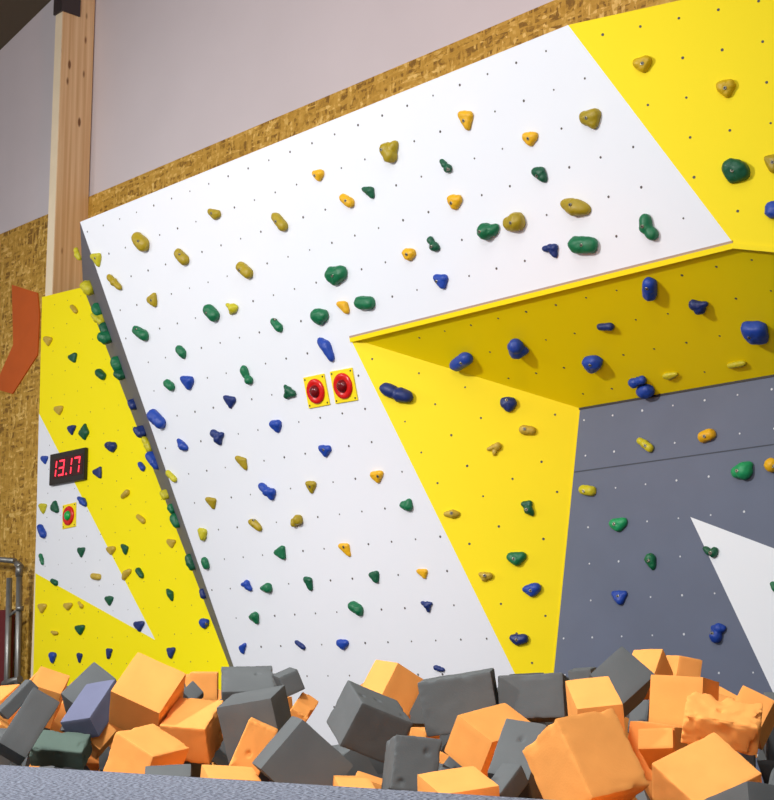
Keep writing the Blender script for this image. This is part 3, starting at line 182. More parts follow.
CUBES = [
["orange",[-1.3994,5.6351,0.1207],[0.6394,-0.49828,-0.53615,0.23543],[0.1286,0.1506,0.089],0.0,"orange foam cube at the far left edge of the pit, behind the tilted grey block"],
["orange",[-1.2341,5.5203,0.1711],[0.82951,-0.5324,0.09422,0.13993],[0.1138,0.1448,0.1588],0.0,"orange foam cube behind the grey blocks, before the clock wall at its left edge"],
["grey",[-1.2874,5.3221,0.1663],[0.58821,0.69191,-0.16746,0.38371],[0.146,0.0436,0.1599],0.0,"narrow grey foam block leaning at the far left, its slim end turned up"],
["grey",[-1.1031,4.6982,0.0874],[0.5699,-0.77185,0.08236,0.2696],[0.0939,0.194,0.159],0.0,"long grey foam block sloping down to the carpet edge at far left"],
["grey",[-1.0363,5.3489,0.1723],[0.48134,-0.81228,0.2695,0.18942],[0.1087,0.1609,0.1618],0.0,"dark grey foam cube corner-up against the yellow clock wall, behind the bluish block"],
["bluegrey",[-0.9749,5.0654,0.1319],[0.77839,0.12518,-0.29653,0.53899],[0.2066,0.115,0.0792],0.0,"bluish grey foam cube tilted sharply, left of the biggest left-hand orange cube"],
["greengrey",[-1.0568,4.9775,0.0084],[0.02315,-0.05812,-0.94977,-0.30664],[0.1764,0.1004,0.073],0.6,"greenish grey foam cube with a ragged torn top at the carpet edge"],
["orange",[-0.9503,5.1041,0.031],[0.18194,0.28462,-0.54313,0.7687],[0.0477,0.0853,0.155],0.0,"small sliver of orange foam cube showing between torn grey cube and front orange cube"],
["grey",[-0.9828,5.4163,-0.058],[0.46592,-0.87355,-0.05303,-0.13044],[0.044,0.0884,0.0788],0.0,"thin grey foam scrap wedged at the carpet edge beside the torn greenish cube"],
["orange",[-0.7324,4.6586,0.1703],[0.15959,-0.14036,-0.87881,-0.42724],[0.1663,0.1663,0.1667],0.0,"large orange foam cube standing highest at left, its dark underside showing"],
["orange",[-0.6775,5.6312,0.2075],[0.02788,-0.03106,0.72136,-0.6913],[0.1017,0.1006,0.1625],0.0,"deep orange foam cube half hidden behind the high orange cube, left of grey block"],
["grey",[-0.6841,5.3638,0.1803],[0.57432,-0.72176,0.25783,0.28765],[0.0578,0.0536,0.0989],0.0,"dark grey foam corner peeking out right of the high orange cube"],
["orange",[-0.585,4.6319,0.0764],[0.00173,-0.133,-0.95299,-0.27224],[0.1462,0.1591,0.1225],0.35,"orange foam cube right of the high orange cube with frayed front edge"],
["orange",[-0.6756,4.3196,0.0053],[0.20518,-0.25469,-0.93757,-0.1183],[0.1481,0.1616,0.1243],0.3,"orange foam cube lying at the carpet edge in front of the high orange cube"],
["grey",[-0.5767,4.0583,-0.0689],[0.23915,-0.96922,-0.05848,-0.00257],[0.1198,0.0635,0.1324],0.0,"flat grey foam piece poking over the carpet edge below front orange cube"],
["orange",[-0.3835,4.3926,0.0336],[0.69357,-0.69063,0.12343,0.1636],[0.0879,0.1413,0.1601],0.25,"upright orange foam cube in front of the dark grey block, left of the grey diamond"],
["orange",[-0.4054,3.9298,-0.0643],[0.9883,0.07832,0.04268,0.12373],[0.1339,0.1587,0.1132],0.0,"low orange foam cube barely clearing the carpet edge under the grey diamond"],
["grey",[-0.4572,4.9673,0.1632],[0.00752,0.06149,-0.97471,-0.21472],[0.1669,0.196,0.1485],0.5,"grey foam block with worn rounded top against the lower left corner of the white wall"],
["grey",[-0.3564,5.4577,0.2205],[0.72741,-0.6479,-0.21474,-0.07067],[0.072,0.0754,0.1655],0.0,"small dark grey foam cube tucked right behind the worn grey block"],
["grey",[-0.3913,4.5749,0.0962],[0.09321,0.09211,0.98617,0.10143],[0.1684,0.1794,0.1676],0.0,"wide dark grey foam block left of centre with pale top face"],
["orange",[-0.3214,5.4249,0.0983],[0.2889,-0.05101,-0.92876,-0.22659],[0.0697,0.1501,0.1185],0.45,"torn orange foam lump between the dark grey blocks and the white wall"],
["grey",[-0.218,3.8631,0.0122],[0.35468,0.22176,0.68542,-0.59601],[0.1568,0.1721,0.1685],0.0,"grey foam cube standing on its corner like a diamond at the carpet edge"],
["grey",[-0.0557,4.3144,0.1028],[0.37397,0.35866,0.74719,-0.4162],[0.137,0.1656,0.1676],0.12,"big grey foam cube with pale top and black shaded front, centre left"],
["orange",[0.0005,4.9642,0.1826],[0.48236,0.20055,0.70962,-0.4728],[0.1671,0.12,0.1487],0.0,"orange foam cube rising behind the big grey cube against the white wall"],
["grey",[0.2074,4.4289,0.1564],[0.00617,0.10223,0.72461,-0.68151],[0.2111,0.1555,0.1688],0.3,"large upright grey foam cube before the white wall, with a chipped top edge"],
["grey",[0.0533,3.7416,0.009],[0.64696,-0.75701,-0.00492,0.09146],[0.1134,0.1297,0.1632],0.4,"grey foam cube with scuffed edges at the carpet edge, left of tilted orange cube"],
["orange",[0.2796,4.2034,0.0568],[0.23567,-0.33151,-0.89803,-0.16765],[0.1325,0.2086,0.1196],0.0,"tilted orange foam cube in front of two upright grey cubes"],
["orange",[0.1523,3.4472,-0.0643],[0.0742,-0.56572,-0.81201,-0.12286],[0.1436,0.1396,0.132],0.0,"low orange foam cube with bright top at the carpet edge, centre"],
["grey",[0.4191,4.4112,0.1655],[0.06994,-0.08867,-0.66891,0.73472],[0.186,0.125,0.1635],0.25,"pale grey upright foam cube in front of the lower yellow panel, scratched top edge"],
["grey",[0.3291,3.8587,-0.0046],[0.42558,-0.8846,0.19063,-0.00429],[0.1071,0.1708,0.1741],0.1,"grey foam cube leaning between tilted orange cube and the big front orange cube"],
["grey",[0.2759,3.6949,-0.035],[0.47266,-0.07585,0.72143,-0.50037],[0.1046,0.056,0.0565],0.0,"pale grey foam wedge at the carpet edge left of the big front orange cube"],
["orange",[0.3994,3.1593,0.037],[0.50449,-0.81282,-0.27592,0.09315],[0.1563,0.1751,0.1429],0.3,"biggest front orange foam cube at right, its left corner chipped away"],
["orange",[0.5142,3.8315,0.109],[0.98244,0.17945,-0.05032,0.00835],[0.1136,0.1961,0.1649],0.0,"orange foam cube behind the biggest front orange cube, right of pale grey cube"],
["grey",[0.6526,4.3857,0.195],[0.44137,-0.80718,0.31415,0.23443],[0.1261,0.145,0.147],0.0,"dark grey foam cube standing on edge against the grey wall"],
["grey",[0.6491,5.1145,0.2302],[0.71888,-0.67809,0.07662,-0.1324],[0.0782,0.0547,0.1288],0.0,"small grey foam cube behind the pale grey cube, at the foot of yellow panel"],
["grey",[0.7891,4.7308,0.0952],[0.21089,-0.28828,-0.28967,0.88798],[0.074,0.1434,0.0778],0.0,"shadowed grey foam cube down in the gap under the edge-on dark cube"],
["orange",[0.7792,4.5787,0.2321],[0.25491,-0.11652,-0.35827,0.89056],[0.0957,0.1088,0.1053],0.0,"orange foam cube at the top of the right-hand heap with a triangular facet"],
["orange",[0.9491,4.941,0.2548],[0.70187,-0.69969,0.00526,0.13338],[0.0817,0.0684,0.1185],0.0,"orange foam cube topmost against the grey wall, right of the triangular-faced cube"],
["orange",[0.785,4.0845,0.1547],[0.19856,-0.14148,-0.66658,0.70444],[0.1431,0.1305,0.1579],0.0,"upright orange foam cube with a plain square front, right-hand heap"],
["orange",[0.9566,4.051,0.1137],[0.29104,0.06155,-0.61442,0.73075],[0.0902,0.0994,0.2068],0.0,"pointed orange foam cube at the right edge behind the ragged one"],
["orange",[0.7802,3.6115,0.1114],[0.05249,-0.13446,-0.94977,-0.27767],[0.1753,0.1084,0.0831],1.0,"ragged orange foam cube with a deeply torn front face at right"],
["orange",[0.6669,3.7891,0.0465],[0.81572,0.55342,-0.1071,-0.12987],[0.0852,0.0525,0.1585],0.0,"smaller pale-topped orange foam cube low between the two front orange cubes"],
["orange",[0.6833,3.9458,0.0335],[0.68217,-0.6882,0.21644,-0.11907],[0.1197,0.1402,0.1303],0.0,"orange foam cube strip just below the plain square-fronted cube"],
["orange",[0.6953,3.4068,-0.0176],[0.13785,-0.49026,-0.79944,-0.31864],[0.1606,0.1758,0.1079],0.12,"front orange foam cube at lower right with gouges in its pale top"],
["grey",[0.6894,2.9423,-0.0512],[0.47555,-0.67412,0.34276,-0.44937],[0.1544,0.101,0.1243],0.0,"dark grey foam cube cut by the bottom of the frame at right"],
["grey",[1.3287,5.3006,-0.0667],[0.48401,0.27485,0.11802,-0.82235],[0.1412,0.0851,0.1441],0.0,"black shaded grey foam cube at the right edge of frame beside the ragged orange cube"],
["grey",[0.7652,3.1274,-0.0682],[0.21682,-0.8291,-0.50642,-0.0955],[0.1528,0.0484,0.1612],0.8,"pale scuffed grey foam cube in the bottom right corner of the frame"],
["grey",[1.1331,4.5417,0.081],[0.15261,-0.98686,0.05142,0.01332],[0.0523,0.1188,0.1713],0.0,"grey foam cube at the right edge of frame, at the foot of the white triangle"],
["orange",[-0.087,3.7402,-0.0716],[0.99245,0.08537,0.02878,0.08317],[0.0878,0.1414,0.0978],0.0,"flat orange foam cube just over the carpet edge, right of the grey diamond"],
["orange",[-0.0657,4.1556,-0.0907],[0.04072,-0.98648,-0.01707,0.15784],[0.0776,0.1239,0.1109],0.0,"shadowed orange foam cube below the black front of the big grey cube"],
["orange",[0.1009,4.7781,-0.0041],[0.69873,-0.68996,0.18208,-0.0507],[0.0554,0.1564,0.1455],0.0,"sliver of orange foam cube between the big grey cube and the upright grey cube"],
["orange",[-1.3276,5.2469,0.0598],[0.08471,-0.92339,-0.23408,0.2922],[0.0464,0.0856,0.0664],0.0,"scrap of orange foam cube at the far left edge, under the narrow grey block"],
["grey",[-1.2463,4.9924,0.0043],[0.11237,-0.97681,-0.17149,0.0617],[0.0454,0.1105,0.123],0.0,"dark grey foam cube at the far left edge, under the orange scrap"]]
BURIED = [
[[-2.0048,8.1612,-0.0689],[0.55822,-0.33189,0.31665,0.69136],[0.1685,0.1613,0.1556]],
[[-0.5313,5.3433,0.0384],[0.88714,0.22283,0.13644,-0.3804],[0.1535,0.1565,0.1685]],
[[0.5631,5.9615,-0.0484],[0.50766,-0.35264,-0.04071,0.78503],[0.1623,0.1544,0.1669]],
[[0.9204,4.8454,-0.0153],[0.82357,-0.38975,0.18812,-0.36666],[0.1685,0.1523,0.1661]],
[[0.9802,5.5452,0.1023],[0.88967,0.00794,-0.44476,-0.10307],[0.1578,0.166,0.157]],
[[-0.8135,5.9444,0.0288],[0.13736,0.31156,0.46054,-0.81973],[0.1624,0.1607,0.1637]],
[[-0.7908,6.4579,0.1213],[0.95821,0.03776,0.28356,-0.00227],[0.1609,0.1621,0.1597]],
[[-1.8032,8.252,0.103],[0.72448,-0.07572,-0.68511,0.00443],[0.1545,0.1636,0.1713]],
[[-1.3403,7.7793,0.0542],[0.80335,0.30497,0.43757,0.26488],[0.172,0.1503,0.1615]],
[[-0.1516,4.7732,-0.0843],[0.6144,0.67838,0.01009,0.40275],[0.1654,0.168,0.1568]],
[[-0.5925,6.9647,0.1035],[0.95674,-0.08275,0.01997,-0.27822],[0.1517,0.1612,0.1547]],
[[-1.7415,7.369,-0.1527],[0.99996,0.00514,-0.00515,0.00578],[0.1532,0.1577,0.1494]],
[[-0.5716,6.3048,-0.0036],[0.70886,0.32784,-0.61313,-0.11876],[0.1732,0.1707,0.1683]],
[[0.1293,6.2584,0.0306],[0.36597,-0.43067,0.72162,0.39983],[0.1524,0.1694,0.154]],
[[0.5728,5.0581,-0.05],[0.90498,0.22522,0.24724,-0.26299],[0.1628,0.1545,0.1661]],
[[0.0547,6.461,-0.0726],[0.77006,0.37317,-0.28585,0.43132],[0.1561,0.1534,0.158]],
[[-0.0362,5.3576,0.0251],[0.73369,-0.50589,-0.38805,0.23491],[0.1636,0.1521,0.1691]],
[[-0.5311,5.9066,-0.1309],[0.40899,-0.19749,-0.17227,0.8741],[0.1605,0.1665,0.1731]],
[[0.6056,4.2598,-0.0902],[0.11165,0.10801,0.08678,-0.98404],[0.166,0.1491,0.1663]],
[[0.4347,4.8209,0.087],[0.52881,-0.54663,-0.63685,0.12641],[0.154,0.1589,0.1572]],
[[-1.9355,8.4581,-0.1048],[0.75484,-0.49479,-0.17601,-0.39296],[0.1519,0.1679,0.1679]],
[[-1.2935,5.2492,-0.1531],[0.6769,0.16415,-0.25362,-0.67122],[0.1503,0.1634,0.1487]],
[[-1.3953,6.5471,0.0581],[0.88665,0.09124,0.42761,0.15058],[0.1694,0.1688,0.1716]],
[[0.4441,6.1698,-0.1141],[0.66887,-0.26866,-0.6533,-0.2316],[0.1714,0.1656,0.1515]],
[[-1.1352,7.2812,-0.0149],[0.38377,0.78626,0.05778,-0.48081],[0.1602,0.1509,0.1726]],
[[0.5434,3.5298,-0.1516],[0.53025,0.47393,0.24626,0.65846],[0.171,0.1663,0.1697]],
[[0.5479,5.4621,0.0147],[0.99749,0.03601,0.01623,-0.05871],[0.1499,0.1526,0.1704]],
[[0.826,5.2473,0.0842],[0.45326,-0.20604,-0.02268,0.86694],[0.1512,0.1599,0.1679]],
[[1.1161,5.2907,0.0028],[0.18745,0.55487,0.54763,-0.59756],[0.1667,0.1698,0.1665]],
[[-0.4381,6.4948,-0.0553],[0.89315,-0.26468,-0.36281,-0.02454],[0.1671,0.1513,0.169]],
[[-1.204,6.3441,0.089],[0.82742,0.08797,-0.53271,0.15445],[0.1642,0.1623,0.1726]],
[[-1.1711,6.7562,0.0637],[0.60947,0.28518,0.33066,0.66173],[0.155,0.1635,0.1592]],
[[-0.9112,6.8326,0.1116],[0.61567,-0.37534,-0.29239,0.62815],[0.1584,0.1536,0.1537]],
[[0.1497,5.0845,-0.1333],[0.42201,-0.17625,-0.52948,0.71448],[0.1712,0.1728,0.1573]],
[[0.9219,5.8017,-0.0472],[0.68835,-0.54504,-0.21047,-0.42989],[0.1486,0.1732,0.1606]],
[[-0.9083,6.5169,-0.1461],[0.11656,-0.94192,-0.25934,0.17872],[0.1585,0.1707,0.1721]],
[[0.2032,5.6116,-0.0608],[0.15726,0.39735,-0.35131,-0.83305],[0.1607,0.1729,0.1646]],
[[0.7919,4.9916,0.0862],[0.9798,-0.08054,-0.02638,0.18114],[0.1514,0.153,0.1495]],
[[-1.6137,7.5496,0.091],[0.93555,-0.09589,0.26103,0.21776],[0.1632,0.1588,0.1722]],
[[0.4041,5.6413,0.0724],[0.43434,-0.08812,-0.59413,-0.67126],[0.1597,0.1507,0.1532]],
[[0.3309,4.3763,-0.0677],[0.97698,-0.10773,-0.09992,-0.15464],[0.1596,0.1504,0.1702]],
[[-0.525,7.2553,-0.0354],[0.6652,-0.64329,0.20054,-0.32167],[0.1623,0.1655,0.1587]],
[[-0.461,6.8262,-0.1404],[0.18401,0.40467,-0.66608,0.59894],[0.1618,0.1555,0.1703]],
[[-1.3534,6.0103,-0.0805],[0.50101,0.11563,0.04947,0.85626],[0.1729,0.1661,0.1634]],
[[0.5322,2.7601,-0.1523],[0.89613,0.388,0.10256,0.18947],[0.172,0.1492,0.1651]],
[[-1.544,6.6071,-0.1381],[0.99987,0.00014,-0.01623,0.00036],[0.1646,0.1536,0.1557]],
[[-0.787,7.0752,-0.156],[0.61328,-0.14595,-0.40728,-0.66084],[0.1516,0.1517,0.1667]],
[[-0.4257,4.7064,-0.1255],[0.97145,-0.16715,-0.16732,0.01857],[0.1679,0.1703,0.1686]],
[[0.9461,5.1747,-0.1196],[0.57901,0.52408,-0.61608,-0.10261],[0.1595,0.1635,0.1534]],
[[-1.4314,7.2234,-0.036],[0.63754,-0.30584,0.63455,0.31201],[0.168,0.1535,0.1603]],
[[-1.3681,8.13,-0.0469],[0.77529,-0.02169,-0.23907,-0.58421],[0.163,0.1519,0.1497]],
[[-1.0127,5.6908,-0.1955],[0.56678,0.02566,0.07932,0.81964],[0.1502,0.1598,0.1666]],
[[-0.6511,6.5041,-0.0946],[0.66688,-0.02528,-0.10172,-0.73775],[0.1532,0.1669,0.1617]],
[[-1.6322,7.721,-0.0054],[0.8586,0.22773,-0.17661,-0.42397],[0.1509,0.1732,0.1722]],
[[-1.6809,6.8507,-0.2007],[0.97347,-0.06008,-0.06828,0.20998],[0.1695,0.1602,0.1494]],
[[-1.6864,6.9119,0.0559],[0.10362,0.63916,0.72864,0.22322],[0.1531,0.1532,0.1722]],
[[-0.7375,4.1826,-0.172],[0.56472,-0.6702,0.20734,0.43465],[0.1635,0.171,0.1569]],
[[0.2959,5.263,-0.0955],[0.53734,-0.55957,0.61632,-0.13526],[0.1612,0.1532,0.1538]],
[[-0.6338,7.3317,0.1273],[0.72466,0.38587,0.18202,-0.54115],[0.1506,0.1646,0.157]],
[[-0.7387,5.245,-0.0226],[0.20139,-0.68563,-0.02454,-0.69911],[0.1679,0.1614,0.1558]],
[[-1.488,6.1484,0.0908],[0.99958,-0.00145,-0.02405,0.01613],[0.1693,0.1486,0.1661]],
[[0.6843,4.5648,-0.1035],[0.99876,-0.03488,0.03385,0.01066],[0.1508,0.1627,0.1576]],
[[0.4671,3.2368,-0.1533],[0.20885,0.42518,-0.19804,0.85813],[0.1507,0.1509,0.1691]],
[[-0.3651,6.0889,-0.1553],[0.33725,-0.8104,0.11141,0.46595],[0.1507,0.1556,0.1572]],
[[0.0974,5.9813,-0.0411],[0.72775,-0.38821,-0.56276,-0.05452],[0.1505,0.1516,0.1685]],
[[0.9823,4.5849,-0.1471],[0.8709,0.18944,-0.32212,-0.31921],[0.1661,0.1612,0.1601]],
[[-1.0588,5.7697,0.0379],[0.45138,0.82512,-0.14148,0.3089],[0.1508,0.1668,0.1628]],
[[-1.0461,6.7678,-0.1565],[0.17972,-0.03307,0.0557,0.98158],[0.1567,0.1605,0.1667]],
[[-1.0048,7.6462,-0.0299],[0.66432,-0.04462,0.66717,0.33402],[0.1677,0.1578,0.1689]],
[[0.2835,5.9092,0.11],[0.99037,-0.06288,0.08406,-0.09026],[0.1573,0.1702,0.1667]],
[[-0.8359,6.8254,-0.1101],[0.93825,0.11115,0.29711,0.13806],[0.165,0.1714,0.159]],
[[-0.6965,4.7463,-0.0833],[0.72808,-0.14657,-0.63042,0.2258],[0.1643,0.1596,0.1546]],
[[-0.8989,7.1027,0.1806],[0.73658,0.04031,0.67473,0.0238],[0.1629,0.1528,0.1539]],
[[-0.7927,7.543,0.0099],[0.96559,0.18178,-0.186,-0.00103],[0.1518,0.1581,0.1565]],
[[-0.5339,6.7449,0.0719],[0.89106,0.03014,-0.04845,0.45028],[0.1489,0.1578,0.1553]],
[[0.825,3.8673,-0.1578],[0.99993,-0.00869,-0.00729,-0.00219],[0.1513,0.1708,0.1598]],
[[0.6898,5.6912,0.0005],[0.13787,0.50075,0.67384,0.52553],[0.1521,0.1632,0.1722]],
[[-0.7946,7.356,-0.1231],[0.97559,0.02374,-0.19841,0.09106],[0.1551,0.1687,0.1557]],
[[0.4603,3.9083,-0.2003],[0.99653,-0.06443,0.018,-0.04956],[0.1564,0.1601,0.1621]],
[[-1.4486,7.9043,-0.1654],[0.97305,0.06402,0.06062,0.21306],[0.1715,0.1531,0.1674]],
[[0.8649,5.7954,0.1811],[0.5419,-0.27507,0.30941,-0.7314],[0.1649,0.1668,0.1553]],
[[-1.6053,8.3241,-0.0305],[0.93913,-0.24863,-0.1523,-0.18172],[0.157,0.15,0.1582]],
[[-0.0037,6.719,-0.1929],[0.9937,0.02065,-0.10314,0.03868],[0.151,0.1504,0.1519]],
[[-1.18,6.1202,0.0832],[0.62537,-0.7211,-0.02407,0.29723],[0.1718,0.1619,0.1546]],
[[-1.174,7.088,-0.1526],[0.19346,0.32523,-0.34675,-0.85823],[0.1539,0.1727,0.1624]],
[[0.0851,5.4434,-0.1664],[0.66987,0.08223,-0.18535,-0.71425],[0.1674,0.1581,0.1497]],
[[0.5156,4.7908,-0.1689],[0.99987,0.00917,-0.00071,0.01296],[0.1714,0.1695,0.1595]],
[[-0.9332,6.2835,0.0827],[0.99907,-0.02179,0.0373,-0.0004],[0.1708,0.1719,0.1611]],
[[-1.0469,6.0289,-0.1481],[0.26612,-0.45705,0.64479,0.55185],[0.1586,0.1527,0.1656]],
[[-0.6183,5.5734,0.025],[0.87181,0.42248,-0.21166,0.12907],[0.1713,0.1511,0.1708]],
[[-0.4898,5.5496,-0.185],[0.09565,-0.32326,0.93805,0.08008],[0.1703,0.1599,0.1671]],
[[-1.0044,4.6772,-0.1997],[0.99475,0.05408,0.0143,0.08568],[0.1593,0.1626,0.1613]],
[[1.0784,5.0221,0.043],[0.34699,-0.42467,-0.46143,0.69738],[0.1635,0.1488,0.1492]],
[[-1.5123,8.1994,0.1209],[0.21488,-0.45265,0.77813,0.37874],[0.1572,0.1724,0.1604]],
[[-0.0601,5.7861,-0.0684],[0.93049,-0.09589,-0.03508,0.35181],[0.1674,0.1634,0.1587]],
[[-0.8062,4.9139,-0.1899],[0.99917,-0.01609,-0.03714,0.0039],[0.1526,0.1492,0.1654]],
[[-0.3221,4.1709,-0.1649],[0.57115,-0.10677,-0.20515,-0.78759],[0.1664,0.166,0.168]],
[[0.5928,4.592,0.073],[0.38457,-0.42579,0.46009,-0.67759],[0.1618,0.1661,0.161]],
[[0.2982,4.0429,-0.1864],[0.99758,-0.0396,0.05514,-0.01521],[0.1514,0.1675,0.1494]],
[[-0.0683,6.7917,0.1027],[0.62956,-0.64422,0.3589,0.24457],[0.1486,0.1547,0.1638]],
[[-1.2758,4.9507,-0.1693],[0.82397,0.00663,0.56447,0.04897],[0.1511,0.1575,0.1486]],
[[-1.2834,4.7588,-0.185],[0.11416,0.99176,-0.04407,0.03799],[0.1595,0.1713,0.1605]],
[[-0.2316,5.8985,-0.1683],[0.68645,-0.43082,0.35686,0.46458],[0.1614,0.158,0.1675]],
[[-1.1246,6.4913,-0.1235],[0.7874,-0.47896,-0.38249,-0.06558],[0.1501,0.1642,0.1626]],
[[-1.1784,7.9227,-0.0257],[0.89937,0.09981,0.31309,0.28834],[0.1516,0.1717,0.1676]],
[[0.9017,4.1924,-0.0532],[0.15584,0.7277,-0.02881,0.66733],[0.1579,0.1644,0.1542]],
[[-1.2852,6.2496,-0.0928],[0.53241,0.40678,-0.72919,-0.13911],[0.1509,0.1507,0.1653]],
[[-0.0545,4.4453,-0.1639],[0.48663,0.32499,-0.31005,0.74929],[0.1556,0.1486,0.1732]],
[[-1.6101,7.3054,0.0791],[0.80776,0.20307,0.01367,-0.55326],[0.1714,0.1543,0.163]],
[[-1.207,7.5347,0.1273],[0.48054,0.65011,-0.44135,-0.38942],[0.1618,0.1716,0.17]],
[[-0.1106,5.2974,-0.1882],[0.24014,0.26164,-0.71153,-0.60631],[0.1566,0.1616,0.1625]],
[[-0.0371,6.1074,0.0427],[0.17318,0.82965,-0.33375,-0.41267],[0.1666,0.1713,0.1685]],
[[0.787,4.3775,-0.1061],[0.99686,-0.04746,-0.03494,-0.05284],[0.1517,0.1593,0.1683]],
[[0.359,6.2528,0.1055],[0.68987,-0.66269,-0.21793,0.19348],[0.1498,0.167,0.1557]],
[[-1.1622,5.5002,-0.0887],[0.25394,0.44,0.5292,-0.67961],[0.1605,0.1489,0.1732]],
[[-1.1854,7.2732,0.1832],[0.37106,0.33489,-0.73452,0.45895],[0.165,0.1529,0.1644]],
[[0.7676,3.5797,-0.132],[0.17097,0.94537,-0.04554,0.27379],[0.173,0.1716,0.1696]],
[[-0.128,5.5449,-0.1669],[0.41825,0.09316,0.75979,-0.48899],[0.1533,0.1732,0.1636]],
[[-0.378,5.2738,-0.0833],[0.51028,-0.74157,-0.26497,0.34566],[0.1689,0.1528,0.1725]],
[[-1.5617,7.9098,0.0531],[0.88789,-0.3704,0.25214,-0.10434],[0.1501,0.1623,0.1605]],
[[0.2833,6.3919,-0.1614],[0.94163,-0.13685,0.26493,0.15628],[0.172,0.1515,0.151]],
[[-1.3598,6.788,-0.1413],[0.68835,0.26943,-0.00975,0.67342],[0.16,0.1714,0.1647]],
[[0.4245,3.0348,-0.1632],[0.99943,-0.00809,-0.00176,-0.03276],[0.1692,0.1681,0.152]],
[[0.2707,5.1084,0.0623],[0.83951,0.27566,-0.45811,-0.09686],[0.1611,0.1698,0.1539]],
[[0.1448,3.2462,-0.1574],[0.98707,-0.10567,-0.07522,-0.09416],[0.1718,0.161,0.1559]],
[[-1.3227,7.0503,0.0171],[0.89519,0.11263,-0.17486,-0.39417],[0.1603,0.1593,0.1682]],
[[-0.3596,7.1268,-0.1778],[0.98257,0.08593,0.04084,-0.1597],[0.1602,0.1656,0.1712]],
[[-1.8573,7.8071,-0.086],[0.99934,0.00187,0.00262,-0.03617],[0.1509,0.1498,0.1639]],
[[0.7483,5.9487,0.0929],[0.82736,-0.29248,0.22999,0.42075],[0.1576,0.1508,0.1518]],
[[0.7964,5.4578,-0.0271],[0.13899,0.12142,0.79828,0.57331],[0.1506,0.1671,0.1648]],
[[-0.5907,6.993,-0.0956],[0.99992,-0.00558,-0.01022,0.00563],[0.15,0.1653,0.1607]],
[[-1.9878,8.5771,0.0886],[0.65018,0.20892,-0.11991,-0.72058],[0.1637,0.1556,0.1496]],
[[0.3412,4.6371,-0.0121],[0.92293,-0.35607,-0.13865,-0.04684],[0.1673,0.1645,0.1545]],
[[-1.8098,8.0114,0.1079],[0.99993,0.00935,0.00297,-0.00711],[0.1664,0.1627,0.1486]],
[[-0.5049,4.9611,-0.1676],[0.39254,-0.35767,0.57554,0.62188],[0.1706,0.1583,0.1508]],
[[-1.3251,7.6512,-0.1126],[0.67581,0.31501,-0.15564,-0.64794],[0.1665,0.1496,0.1517]],
[[-0.5012,5.9021,0.1089],[0.99913,-0.03853,0.01555,-0.00258],[0.151,0.1523,0.1559]],
[[-0.83,4.5276,-0.17],[0.66302,-0.17177,-0.46269,-0.56287],[0.1503,0.1579,0.1535]],
[[0.1257,6.1793,-0.1924],[0.69999,0.70652,0.09383,-0.04513],[0.1546,0.1645,0.17]],
[[-1.0748,7.0017,0.1315],[0.11158,0.28229,0.6096,0.73229],[0.1725,0.1486,0.1559]],
[[0.5564,5.2948,0.0218],[0.99857,0.02341,0.04201,-0.02354],[0.173,0.167,0.1693]],
[[-0.1639,4.9922,-0.1675],[0.44984,-0.11206,-0.87291,-0.15202],[0.1532,0.1618,0.1681]],
[[-0.5809,4.5093,-0.185],[0.59774,-0.40379,-0.42068,-0.55018],[0.1595,0.1694,0.1669]],
[[0.4172,5.5516,-0.1759],[0.99138,0.07426,-0.07012,-0.08207],[0.1705,0.1573,0.1721]],
[[-0.8436,5.5108,0.0925],[0.99929,-0.00801,-0.00624,-0.03636],[0.1542,0.1605,0.1512]],
[[-1.0284,4.3841,-0.1312],[0.4422,0.19919,-0.44476,-0.75297],[0.1664,0.1598,0.1663]],
[[0.3865,5.7746,-0.1211],[0.19157,0.06736,-0.69226,-0.69249],[0.1549,0.1621,0.1717]],
[[0.087,3.6361,-0.1845],[0.99308,0.0418,0.07088,-0.08381],[0.1632,0.1728,0.1543]],
[[0.3009,5.3545,0.1254],[0.61997,0.19866,-0.33878,-0.67926],[0.1686,0.1509,0.1524]],
[[-0.0644,5.1373,-0.0244],[0.56088,-0.3812,0.60133,-0.4225],[0.1643,0.1597,0.1659]],
[[-0.7727,5.5393,-0.1709],[0.79782,-0.41438,-0.32691,0.29138],[0.1549,0.1524,0.1504]],
[[0.1829,4.7913,-0.1767],[0.40096,-0.62536,-0.45497,-0.49108],[0.1507,0.1596,0.1626]],
[[-0.2809,6.2668,-0.1437],[0.83951,-0.50462,0.19833,-0.03515],[0.1636,0.1577,0.1669]],
[[-0.8118,6.6628,0.0671],[0.981,0.09308,0.08644,0.14663],[0.1506,0.1604,0.1552]],
[[-1.2162,5.7948,-0.18],[0.98659,0.10781,0.11161,0.05064],[0.1579,0.1509,0.1684]],
[[0.1843,4.5089,-0.1557],[0.83489,-0.3934,0.23735,-0.30309],[0.1641,0.1662,0.1649]],
[[-0.2464,3.7097,-0.1666],[0.36665,-0.16196,-0.62886,-0.66624],[0.152,0.1661,0.1669]],
[[-1.6497,8.1126,-0.0722],[1.0,0.00183,-0.00245,0.0002],[0.1628,0.1714,0.1667]],
[[-1.5446,6.7307,0.1516],[0.90613,0.16586,-0.36838,-0.12536],[0.1607,0.1664,0.1531]],
[[-0.2038,6.5425,-0.1453],[0.93194,-0.04964,-0.3582,0.02658],[0.1589,0.1523,0.1615]],
[[0.798,5.0397,-0.1454],[0.87024,0.42125,0.17507,-0.18596],[0.1584,0.1725,0.172]],
[[0.9847,5.4681,-0.1412],[0.49522,0.28973,-0.61284,-0.54336],[0.1503,0.1596,0.1633]],
[[-1.5068,7.4311,-0.0956],[0.41084,-0.70921,0.05068,-0.57068],[0.1593,0.1684,0.1532]],
[[-0.3509,4.9486,-0.0646],[0.35966,-0.55956,0.63182,-0.39793],[0.1677,0.151,0.1616]],
